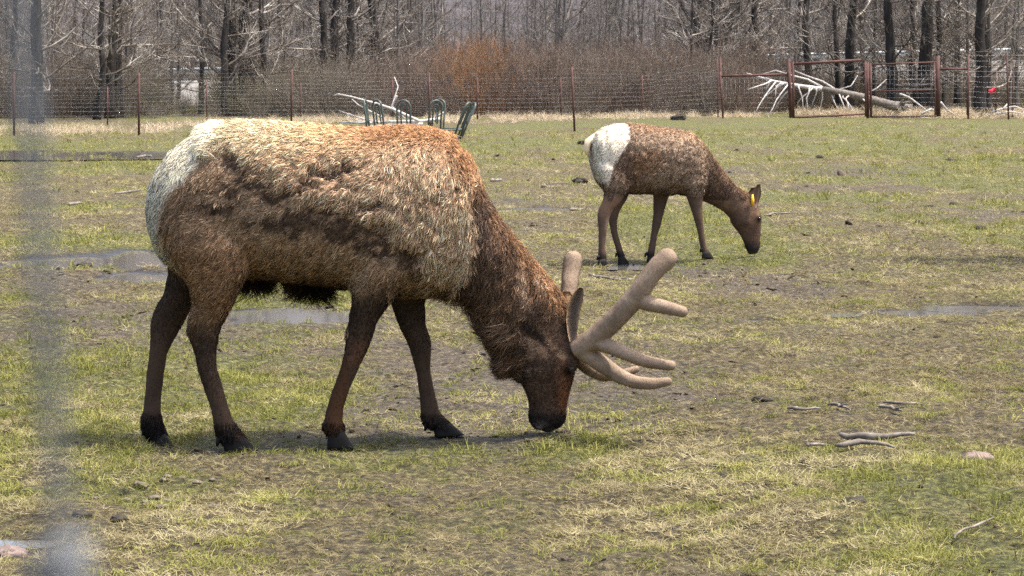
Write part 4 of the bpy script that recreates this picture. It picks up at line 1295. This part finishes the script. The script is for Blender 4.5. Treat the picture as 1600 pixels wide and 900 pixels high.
    ln = ln + .014 * rump + .012 * pale * (1 - d) - .012 * d * (1 - rump)
    ln = np.where(nk > .5, .050, ln)
    vent = nk * sstep(0, 60, near_line(x, y, DORSAL) - 70)
    ln = ln + .055 * vent
    ln = np.where(dl < 30, np.where(x > 560, .045, ln), ln)
    ruff = blob(x, y, 786, 556, 36, 54, .5)
    ln = np.where((nk > .5) & (ruff > .3), .105, ln)
    ln = np.where(hd > .5, .024 + .07 * ruff * (x < 826), ln)
    ln = np.where(lg > .5, np.clip(.034 - (wy - lt) * .00014, .015, .034), ln)
    fet = (lg > .5) & (y > 650)
    ln = np.where(fet, .034, ln)
    ln = np.where(fringe > .4, np.clip(.25 * fbm(x * .2, q[:, 1] * 30, 261, 2) - .035, .03, .16), ln)
    edge = pale * (1 - pale) * 4 * (x > 620)
    ln = ln + .02 * edge
    fl = np.tile(np.array((-.75, 0, -.5)), (N_, 1))
    fl = np.where((x < 300)[:, None], np.array((-.55, 0, -.85)), fl)
    fl = np.where((pale * (x > 600) > .5)[:, None], np.array((-.35, 0, -.95)), fl)
    fl = np.where((nk > .5)[:, None], np.array((-.35, 0, -.8)), fl)
    fl = np.where((hd > .5)[:, None], np.array((-.5, 0, .45)), fl)
    fl = np.where((ruff * np.maximum(hd, nk) > .4)[:, None], np.array((-.95, 0, -.3)), fl)
    fl = np.where((lg > .5)[:, None], np.array((-.12, 0, -1)), fl)
    fl = np.where((fringe > .3)[:, None], np.array((-.15, 0, -1.2)), fl)
    fl = fl + np.stack([fbm(x * .05, y * .05, 231, 2) - .5, np.zeros(N_), fbm(x * .05, y * .05, 235, 2) - .5], 1) * 1.5 * np.where(lg > .5, .15, .8)[:, None]
    fl[:, 1] += np.where(q[:, 1] < 0, -.1, .1)
    lift = np.full(N_, .26) + .10 * pale + .18 * (dl < 30) * (x > 560)
    lift = np.where(rump > .5, .10, lift)
    lift = np.where(lg > .5, np.where(y > 648, .24, .15), lift); lift = np.where(hd > .5, .16 + .3 * ruff, lift); lift = np.where((nk > .5) & (ruff > .3), .45, lift); lift = np.where(fringe > .3, .7, lift)
    thick = .026 * pale * (1 - d) * (1 - nk) + .008 * rump
    thick = thick - .012 * np.where(nk > .5, blob(wx, wy, 762, 330, 24, 40, .4), 0)
    dens = np.where(lg > .5, 2.2, 1.0) + .4 * rump + .5 * fringe + 2.0 * hd + .5 * pale * sstep(250, 200, y)
    wid = np.where(lg > .5, .8, 1.0); wid = np.where(hd > .5, .75, wid)
    gam = np.where(hd > .5, .86, np.where(lg > .5, .93, np.where(nk > .5, .83, .74)))
    gam = np.where((fringe > .3), 1.0, gam)
    col = np.clip(col, .004, .93) ** gam[:, None]
    col = col * (1 - rump[:, None]) * np.where((np.maximum(nk, lg) > .5)[:, None], np.array((1.0, .97, .9)), np.array((1.10, .965, .83))) + col * rump[:, None]
    return dict(col=np.clip(col, 0.004, .93), len=ln, flow=fl, lift=lift, thick=thick, dens=dens, wid=wid, pale=np.maximum(pale, rump), calm=1 - .88 * rump + .25 * hd)

paint_body(PB, bull_me, bull_coat)
obj('body', bull_me, M['hide'], bull)
fur = obj('fur', make_fur(PB, bull_me, bull_coat, 270000, .00115, 62000, 77), M['fur'], bull)
fur['kind'] = 'stuff'
hoof(PB, bull, (352, 708), (407, 709), (338, 686), (384, 680), -.18, (341, 688), .022)
hoof(PB, bull, (234, 701), (272, 698), (231, 684), (262, 678), .16, (225, 672), .022)
hoof(PB, bull, (511, 702), (554, 703), (507, 676), (540, 671), -.16, (506, 664), .022)
hoof(PB, bull, (679, 683), (726, 680), (672, 668), (708, 661), .15, (666, 664), .022)

def antler(pl, root, paths, s, name='antler'):
    m = MB()
    for pts in paths:
        P_ = np.array([pl.loc(x, y, w) for (x, y, r, w) in pts]); r_ = np.array([r for (x, y, r, w) in pts]) * s * np.linspace(.92, .84, len(pts))
        t = np.arange(len(pts)); tt = np.linspace(0, len(pts) - 1, 5 * (len(pts) - 1) + 1)
        # smooth the path
        Q = np.stack([np.interp(tt, t, P_[:, j]) for j in range(3)], 1); rr = np.interp(tt, t, r_)
        for _ in range(4):
            Q[1:-1] = (Q[:-2] + 2 * Q[1:-1] + Q[2:]) / 4; rr[1:-1] = (rr[:-2] + 2 * rr[1:-1] + rr[2:]) / 4
        m.tube(Q, rr, 14)
        m.ball(Q[-1], rr[-1] * .98, 14, 10)
    me = fused(m, name, .006, 5)
    nv = len(me.vertices); co = np.empty(nv * 3); me.vertices.foreach_get('co', co); co = co.reshape(-1, 3)
    nr = np.empty(nv * 3); me.vertices.foreach_get('normal', nr); nr = nr.reshape(-1, 3)
    dsp = (fbm(co[:, 0] * 16 + co[:, 1] * 9, co[:, 2] * 16 - co[:, 1] * 7, 501, 3) - .5) * .005 + (fbm(co[:, 0] * 60 + co[:, 2] * 38, co[:, 1] * 60, 507, 2) - .5) * .0015
    me.vertices.foreach_set('co', (co + nr * dsp[:, None]).ravel()); me.update()
    return obj(name, me, M['velvet'], root)
S_ = 12.03 / FPX
antler(PB, bull, [[(898, 548, 17, -.07), (912, 540, 19, -.085), (935, 522, 19, -.11), (960, 500, 19, -.15), (985, 473, 19, -.18), (1004, 448, 18, -.20), (1024, 420, 18, -.2), (1042, 404, 19.5, -.19)],
                  [(988, 464, 15, -.18), (1012, 474, 13.5, -.20), (1040, 480, 12, -.22), (1066, 487, 11, -.22)],
                  [(922, 532, 15, -.10), (952, 541, 13, -.13), (982, 554, 11.5, -.16), (1012, 567, 11, -.17), (1049, 571, 9.5, -.17)],
                  [(910, 550, 15, -.08), (938, 566, 15, -.07), (962, 585, 14, -.07), (988, 597, 12, -.07), (1016, 600, 11, -.07), (1044, 596, 8, -.07)]], S_)
antler(PB, bull, [[(893, 545, 16, .07), (890, 520, 15, .09), (887, 480, 13, .14), (889, 448, 14.5, .19), (893, 420, 17, .24), (895, 406, 18, .26)],
                  [(900, 555, 14, .07), (918, 574, 13, .06), (942, 588, 11, .06), (968, 586, 8.5, .08), (994, 577, 7, .10)]], S_)

def ear(pl, root, rings, w, inner, outer, tilt=.5, side=-1):
    """a dished leaf with thickness: rings of (back x, y, front x, y)"""
    V = []; C = []; F = []; k = 7
    n = len(rings)
    for layer in (0, 1):
        for i, (x1, y1, x2, y2) in enumerate(rings):
            for j in range(k):
                t = j / (k - 1.0)
                p = pl.loc(x1 + (x2 - x1) * t, y1 + (y2 - y1) * t, w)
                bow = math.sin(math.pi * t) * math.sin(math.pi * (.15 + .85 * i / (n - 1.0)))
                p[1] += -side * (.035 * bow) * (1 if layer == 0 else 1) + (-side * .009 if layer else 0)
                V.append(p)
                rim = abs(t - .5) * 2
                C.append(inner * .55 if layer == 0 and rim < .4 else inner if layer == 0 and rim < .7 else outer)
    L = n * k
    for i in range(n - 1):
        for j in range(k - 1):
            a = i * k + j
            F.append((a, a + 1, a + k + 1, a + k)); F.append((L + a, L + a + k, L + a + k + 1, L + a + 1))
    rim_ = [j for j in range(k)] + [i * k + k - 1 for i in range(1, n)] + [(n - 1) * k + j for j in range(k - 2, -1, -1)] + [i * k for i in range(n - 2, 0, -1)]
    for a, b in zip(rim_, rim_[1:] + rim_[:1]):
        F.append((a, b, L + b, L + a))
    me = mesh_from('ear', V, F)
    pt_attr(me, 'coat', 'FLOAT_COLOR', np.concatenate([np.array(C), np.ones((len(C), 1))], 1))
    return obj('ear', me, M['hide'], root)
ear(PB, bull, [(890, 534, 900, 533), (887, 520, 902, 518), (885, 502, 904, 502), (886, 484, 907, 484), (891, 468, 911, 468), (898, 456, 912, 457), (905, 449, 911, 450)], -.10, lin(132, 118, 106), lin(196, 164, 126))
ear(PB, bull, [(876, 516, 895, 514), (870, 496, 893, 494), (870, 478, 894, 476), (874, 464, 894, 462), (880, 455, 890, 455)], .11, lin(150, 132, 112), lin(122, 96, 70), side=1)
for s in (-1, 1):
    m = MB(); m.ball(PB.loc(893, 577, s * .096), (.015, .009, .016), 12, 9); m.build('eye', M['eye'], bull)
m = MB()
loft(m, PB, [(868, 640, 845, 652, .050, 0), (874, 654, 838, 664, .054, 0), (872, 668, 842, 671, .047, 0), (864, 674, 850, 674, .03, 0)], 16)
m.build('muzzle', M['nose'], bull)
m = MB(); m.ball(PB.loc(846, 666, -.028), (.03, .022, .016), 12, 8); m.ball(PB.loc(846, 666, .028), (.03, .022, .016), 12, 8); m.build('lip', M['lip'], bull)

# velvet fuzz on the antlers, and hair on the ears
def plain_coat(col, ln, lift):
    def f(x, y, q, n):
        N_ = len(x); n1 = fbm(q[:, 0] * 14, q[:, 2] * 14 + q[:, 1] * 9, 301, 3)
        return dict(col=np.tile(col, (N_, 1)) * (.75 + .5 * n1)[:, None], len=np.full(N_, ln), flow=np.tile(np.array((.4, 0, .3)), (N_, 1)), lift=np.full(N_, lift),
                    thick=np.zeros(N_), dens=np.ones(N_), wid=np.full(N_, 1.0), pale=np.full(N_, .3), calm=np.full(N_, .3))
    return f
for i, a in enumerate([o for o in bull.children if o.name.startswith('antler')]):
    o = obj('velvet_fuzz', make_fur(PB, a.data, plain_coat(lin(176, 150, 122), .010, .9), 20000, .0003, 9000, 90 + i), M['fur'], a)
    o['kind'] = 'stuff'
for i, a in enumerate([o for o in bull.children if o.name.startswith('ear')]):
    o = obj('ear_hair', make_fur(PB, a.data, plain_coat(lin(176, 148, 118), .020, .45), 700, .0008, 250, 95 + i), M['fur'], a)
    o['kind'] = 'stuff'

# ---- the cow
cow = empty('elk', tuple(PC.o), TH_C)
tag(cow, 'antlerless brown cow elk with white rump and yellow ear tag, grazing farther off', 'elk')
m = MB()
torso = [(924, 218, 927, 262, .09), (931, 208, 935, 284, .17), (945, 199, 948, 298, .22), (963, 194, 966, 303, .245), (985, 193, 988, 302, .26), (1010, 196, 1010, 304, .275), (1035, 200, 1035, 305, .28), (1058, 203, 1058, 303, .265), (1078, 207, 1076, 305, .23), (1094, 220, 1088, 308, .18)]
loft(m, PC, fill(torso, 0.0), 26, .92)
neck = [(1083, 210, 1078, 307, .20), (1101, 229, 1091, 312, .155), (1116, 248, 1103, 316, .125), (1131, 269, 1118, 323, .11), (1147, 288, 1131, 331, .10), (1163, 299, 1141, 341, .098)]
head = [(1176, 307, 1143, 349, .098), (1186, 325, 1147, 355, .098), (1189, 345, 1154, 363, .082), (1188, 362, 1160, 373, .064), (1187, 378, 1163, 381, .055), (1187, 388, 1165, 389, .054), (1182, 395, 1171, 395, .04)]
loft(m, PC, fill(neck + head, 0.0), 20, .95)
cl = [
    [(945, 225, 975, 222, .03, -.06), (936, 242, 974, 238, .07, -.10), (935, 264, 984, 260, .10, -.13), (941, 284, 986, 282, .10, -.15), (945, 300, 979, 302, .078, -.15), (941, 315, 968, 318, .060, -.15), (935, 327, 958, 328, .048, -.15), (933, 338, 952, 342, .042, -.15), (935, 360, 948, 362, .035, -.15), (935, 385, 945, 385, .034, -.15), (934, 403, 948, 401, .040, -.15), (935, 410, 948, 409, .04, -.15)],
    [(945, 280, 988, 280, .10, .11), (948, 310, 980, 310, .07, .13), (950, 330, 968, 330, .046, .13), (951, 346, 964, 346, .039, .13), (955, 366, 965, 363, .034, .13), (962, 389, 972, 387, .036, .13), (965, 403, 977, 401, .04, .13)],
    [(1015, 280, 1058, 280, .09, .11), (1021, 305, 1044, 308, .07, .12), (1021, 332, 1037, 332, .05, .12), (1019, 350, 1033, 350, .045, .12), (1017, 367, 1027, 367, .036, .12), (1013, 388, 1024, 388, .036, .12), (1010, 402, 1022, 402, .04, .12)],
    [(1060, 250, 1104, 250, .10, -.12), (1064, 285, 1102, 285, .095, -.14), (1073, 308, 1098, 308, .07, -.14), (1080, 328, 1097, 326, .052, -.14), (1085, 344, 1098, 344, .046, -.14), (1090, 363, 1100, 361, .036, -.14), (1094, 385, 1103, 383, .036, -.14), (1096, 396, 1109, 394, .04, -.14)]]
for L_ in cl:
    loft(m, PC, L_, 14)
for (x, y, w, rx, ry, rz_) in ((1186, 340, -.078, .03, .022, .03), (1186, 340, .078, .03, .022, .03), (1166, 345, -.07, .05, .035, .06), (1166, 345, .07, .05, .035, .06)):
    m.ball(PC.loc(x, y, w), (rx, ry, rz_), 12, 8)
cow_me = fused(m, 'body', .013, 6)
CRUMP = [(905, 230), (925, 195), (955, 183), (978, 184), (976, 200), (972, 216), (962, 232), (950, 252), (945, 268), (940, 288), (925, 280), (908, 262)]
CDORS = [(975, 190), (1030, 197), (1076, 201), (1105, 226), (1134, 266), (1166, 298)]
CNECK = [(1098, 205), (1175, 285), (1205, 330), (1195, 410), (1150, 400), (1090, 318), (1100, 270)]
def cow_coat(x, y, q, n):
    N_ = len(x)
    wx = x + (fbm(x * .07, y * .07, 401, 3) - .5) * 20; wy = y + (fbm(x * .07, y * .07, 405, 3) - .5) * 20
    n1 = fbm(x * .10, y * .12, 411, 4); n2 = fbm(x * .28, y * .32, 415, 3)
    col = np.tile(lin(150, 122, 96), (N_, 1))
    col = over(col, sstep(.42, .66, n1) * .7, lin(172, 142, 112))
    col = over(col, sstep(.56, .68, n2) * .45, lin(104, 78, 60))
    col = over(col, blob(wx, wy, 972, 262, 22, 30, .5) * .8, lin(104, 76, 56))
    col = over(col, blob(wx, wy, 1000, 250, 22, 20, .5) * .5, lin(160, 108, 64))
    col = over(col, sstep(285, 306, wy) * .7, lin(96, 74, 58))
    dl = near_line(x, y, CDORS)
    col = over(col, sstep(22, 5, dl) * .6, lin(160, 116, 80))
    nk = pmask(wx * .4 + x * .6, wy * .4 + y * .6, CNECK, 4)
    nc = over(np.tile(lin(94, 73, 58), (N_, 1)), sstep(.45, .65, n1) * .6, lin(124, 94, 70))
    nc = over(nc, sstep(12, 3, dl) * .7, lin(150, 104, 66))
    nc = over(nc, sstep(325, 350, y) * .55, lin(70, 50, 40))
    nc = over(nc, sstep(372, 384, y), lin(40, 33, 31))
    nc = over(nc, blob(x, y, 1186, 340, 7, 6, .5) * .6, lin(36, 28, 24))
    col = col * (1 - nk[:, None]) + nc * nk[:, None]
    lt = np.where(x > 1005, 300, 303)
    lg = sstep(-6, 12, wy - lt) * (x < 1118) * (1 - nk)
    lc = np.tile(lin(86, 68, 56), (N_, 1)) * (.8 + .4 * n1)[:, None]
    lc = over(lc, blob(x, y, 945, 318, 22, 20, .6) * .6, lin(128, 98, 76))
    lc = over(lc, blob(x, y, 941, 352, 5, 14, .6) * .7, lin(166, 138, 118))
    lc = over(lc, sstep(388, 400, y), lin(38, 32, 30))
    col = col * (1 - lg[:, None]) + lc * lg[:, None]
    rb = pmask(wx * .25 + x * .75 - 5, wy * .25 + y * .75 - 3, CRUMP, 5)
    col = over(col, rb * .6, lin(84, 62, 48))
    rp = pmask(wx * .25 + x * .75, wy * .25 + y * .75, CRUMP, 2.5)
    rc = np.tile(lin(255, 229, 200), (N_, 1)) * (.9 + .15 * n1)[:, None]
    cleft = blob(q[:, 1] * 100, y, 0, 250, 2.2, 26, .6) * (x < 950)
    rc = over(rc, cleft * .6, lin(150, 112, 82))
    col = col * (1 - rp[:, None]) + rc * rp[:, None]
    ln = np.full(N_, .036); ln = np.where(nk > .5, .034, ln); ln = np.where((nk > .5) & (y > 310), .014, ln)
    ln = np.where(lg > .5, .014, ln); ln = ln + .008 * rp
    fl = np.tile(np.array((-.7, 0, -.6)), (N_, 1))
    fl = np.where((lg > .5)[:, None], np.array((-.1, 0, -1)), fl)
    fl = np.where(((nk > .5) & (y > 310))[:, None], np.array((-.5, 0, .45)), fl)
    fl = fl + np.stack([fbm(x * .12, y * .12, 431, 2) - .5, np.zeros(N_), fbm(x * .12, y * .12, 435, 2) - .5], 1) * 1.5 * np.where(lg > .5, .15, .9)[:, None]
    lift = np.where(lg > .5, .13, np.where(rp > .5, .08, .26)); lift = np.where(nk > .5, .2, lift)
    col = np.clip(col, .004, .93) ** np.where(nk > .5, .85, np.where(lg > .5, .88, .76))[:, None]
    return dict(col=np.clip(col, .004, .93), len=ln, flow=fl, lift=lift, thick=.006 * rp + .006 * sstep(.5, .6, n1) * (1 - nk) * (1 - lg) * (1 - rp), dens=np.where(lg > .5, 1.8, 1.0) + nk * .6,
                wid=np.where(lg > .5, .8, 1.0), pale=rp, calm=1 - .9 * rp)
paint_body(PC, cow_me, cow_coat)
obj('body', cow_me, M['hide'], cow)
fur = obj('fur', make_fur(PC, cow_me, cow_coat, 90000, .0017, 22000, 78), M['fur'], cow); fur['kind'] = 'stuff'
hoof(PC, cow, (933, 416), (951, 416.5), (933, 406), (948, 404), -.15, (934, 402), .024)
hoof(PC, cow, (965, 414), (985, 414), (964, 402), (976, 399), .13, (963, 397), .024)
hoof(PC, cow, (1009, 411), (1024, 411), (1010, 401), (1022, 400), .12, (1009, 397), .024)
hoof(PC, cow, (1096, 404), (1116, 404), (1096, 394), (1108, 391), -.14, (1095, 390), .024)
e_ = ear(PC, cow, [(1176, 326, 1183, 325), (1174, 316, 1186, 314), (1174, 306, 1189, 305), (1178, 296, 1189, 296), (1184, 288, 1188, 288)], -.09, lin(132, 112, 96), lin(76, 56, 46))
ear(PC, cow, [(1170, 320, 1178, 319), (1168, 310, 1180, 309), (1169, 301, 1182, 300), (1174, 293, 1182, 293)], .10, lin(132, 112, 96), lin(76, 56, 46), side=1)
m = MB(); c = PC.loc(1175.5, 313, -.115); m.tube([c + (0, -.004, .055), c + (0, -.006, .0), c + (0, -.004, -.05)], [.008, .017, .016], 8)
o = m.build('ear_tag', M['tag_yellow'], cow); tag(o, 'bright yellow plastic ear tag')
for s in (-1, 1):
    m = MB(); m.ball(PC.loc(1187, 342, s * .094), (.016, .010, .018), 10, 8); m.build('eye', M['eye'], cow)
m = MB(); loft(m, PC, [(1184, 374, 1170, 381, .040, 0), (1186, 386, 1166, 390, .046, 0), (1183, 396, 1170, 397, .038, 0)], 14); m.build('muzzle', M['nose'], cow)
m = MB(); t0 = PC.loc(922, 222, 0)
m.tube([t0 + (.05, 0, .05), t0 + (-.02, 0, 0), t0 + (-.035, 0, -.07), t0 + (-.02, 0, -.13)], [.03, .035, .03, .008], 10)
me = m.mesh('tail'); nv = len(me.vertices)
pt_attr(me, 'coat', 'FLOAT_COLOR', np.tile(np.append(lin(226, 206, 172), 1), (nv, 1)))
obj('tail', me, M['hide'], cow)

# ------------------------------------------------------------------ litter on the worn ground
clod_kinds = []
for i in range(5):
    r_ = np.random.default_rng(800 + i); m = MB(); m.ball((0, 0, 0), (.034, .026, .015), 9, 7)
    m.v[0] = m.v[0] * (1 + r_.normal(0, .30, (len(m.v[0]), 1)))
    clod_kinds.append((m.mesh('clod'), M['crumb']))
def litter(y0, y1, per, sc):
    half = .27; n = int(half * (y1 ** 2 - y0 ** 2) * per)
    y = np.sqrt(rng.uniform(y0 ** 2, y1 ** 2, n)); x = rng.uniform(-half, half, n) * y
    mud, pm_ = mud_mask(x, y)
    k = rng.uniform(0, 1, n) < (.12 + .88 * mud) * (pm_ < .5) * sstep(.3, .6, fbm(x * 2, y * 2, 171, 3))
    x, y = x[k], y[k]
    s = sc * rng.lognormal(-.35, .5, len(x))
    return np.stack([x, y, ground_z(x, y) + .002], 1), s
A = [litter(6.5, 15, 130, .34), litter(15, 30, 45, .55), litter(30, 60, 4, 1.1)]
pos = np.concatenate([a[0] for a in A]); s = np.concatenate([a[1] for a in A])
scatter('soil_crumbs', 'crumbs and clods of trodden soil scattered over the worn ground', 'soil', clod_kinds, pos, rng.integers(0, 5, len(pos)), rng.uniform(0, 6.28, len(pos)), np.stack([s * rng.uniform(.7, 1.6, len(s)), s, s * rng.uniform(.5, 1.1, len(s))], 1), tilt=.3)

# ------------------------------------------------------------------ wire fence the picture is taken through
WY = .235
c = at(48, 450, WY); kn = at(100, 975, WY)
nf_ = empty('wire_fence', (kn.x, WY, 0)); tag(nf_, 'blurred weathered field fence wire close in front of the paddock', 'fence')
slope = (at(20, 0, WY).x - at(88, 900, WY).x) / (at(20, 0, WY).z - at(88, 900, WY).z)
zk = kn.z
for i in range(-5, 6):
    m = MB(); x0 = i * .16 + random.uniform(-.004, .004) * (i != 0)
    m.tube([(x0 + slope * (z - zk), .0015, z) for z in np.linspace(.05, 2.3, 12)], .00095, 8); m.build('vertical_wire', M['wire_near'], nf_)
for j in range(-10, 4):
    z = zk + j * .16
    if z < .04 or z > 2.3: continue
    m = MB(); m.tube([(x, -.001, z + .0008 * math.sin(x * 40)) for x in np.linspace(-.9, .9, 25)], .00095, 8); m.build('horizontal_wire', M['wire_near'], nf_)
    for i in range(-5, 6):
        m = MB(); xk = i * .16 + slope * (z - zk)
        th = np.linspace(0, 4 * math.pi, 25)
        m.tube(np.stack([xk - .004 + .008 * th / (4 * math.pi), .0026 * np.cos(th), z + .0028 * np.sin(th)], 1), .0009, 6)
        m.build('knot', M['wire_near'], nf_)

m = MB(); th = np.linspace(0, 6 * math.pi, 37); zz = at(92, 900, WY).z
m.tube(np.stack([slope * (zz - zk) + .0022 * np.cos(th), .0022 * np.sin(th), zz - .003 + .006 * th / (6 * math.pi)], 1), .0009, 6); m.build('splice', M['wire_near'], nf_)

# ------------------------------------------------------------------ young spruce whose shadow falls across the turf
sx, sy = 6.3, 23.6
sp = empty('spruce_tree', (sx, sy, gz(sx, sy) - .05)); tag(sp, 'young dark green spruce standing on the turf, its shadow falling towards the cow', 'tree'); sp.scale = (1, 1, 1.4)
m = MB(); m.tube([(0, 0, -.1), (.02, 0, 2.5), (0, .02, 5.0)], [.09, .05, .01], 8); m.build('trunk', M['bark'], sp)
V = []; Fq = []; rs = np.random.default_rng(9)
for i in range(260):
    f = rs.uniform(.06, .98); L = (1 - f) * 1.15 + .08; az = i * 2.4; z0 = f * 5.0
    d = np.array((math.cos(az), math.sin(az), -.18)); sd_ = np.array((-math.sin(az), math.cos(az), 0))
    for j in range(26):
        t = rs.uniform(.05, 1); p = np.array((0, 0, z0)) + d * L * t + (0, 0, .12 * t * t)
        e = norm((d * .6 + sd_ * rs.uniform(-1, 1) + np.array((0, 0, rs.uniform(-.5, .2))))[None])[0] * rs.uniform(.10, .2)
        w_ = norm(np.cross(e, rs.normal(0, 1, 3))[None])[0] * .026
        k = len(V); V += [p - w_, p + w_, p + e]; Fq.append((k, k + 1, k + 2))
M['needles'] = noise_mat('spruce_needles', [(0.3, (.018, .032, .014)), (0.7, (.05, .075, .03))], 4, 4, .7)
obj('crown', mesh_from('crown', V, Fq, False), M['needles'], sp)
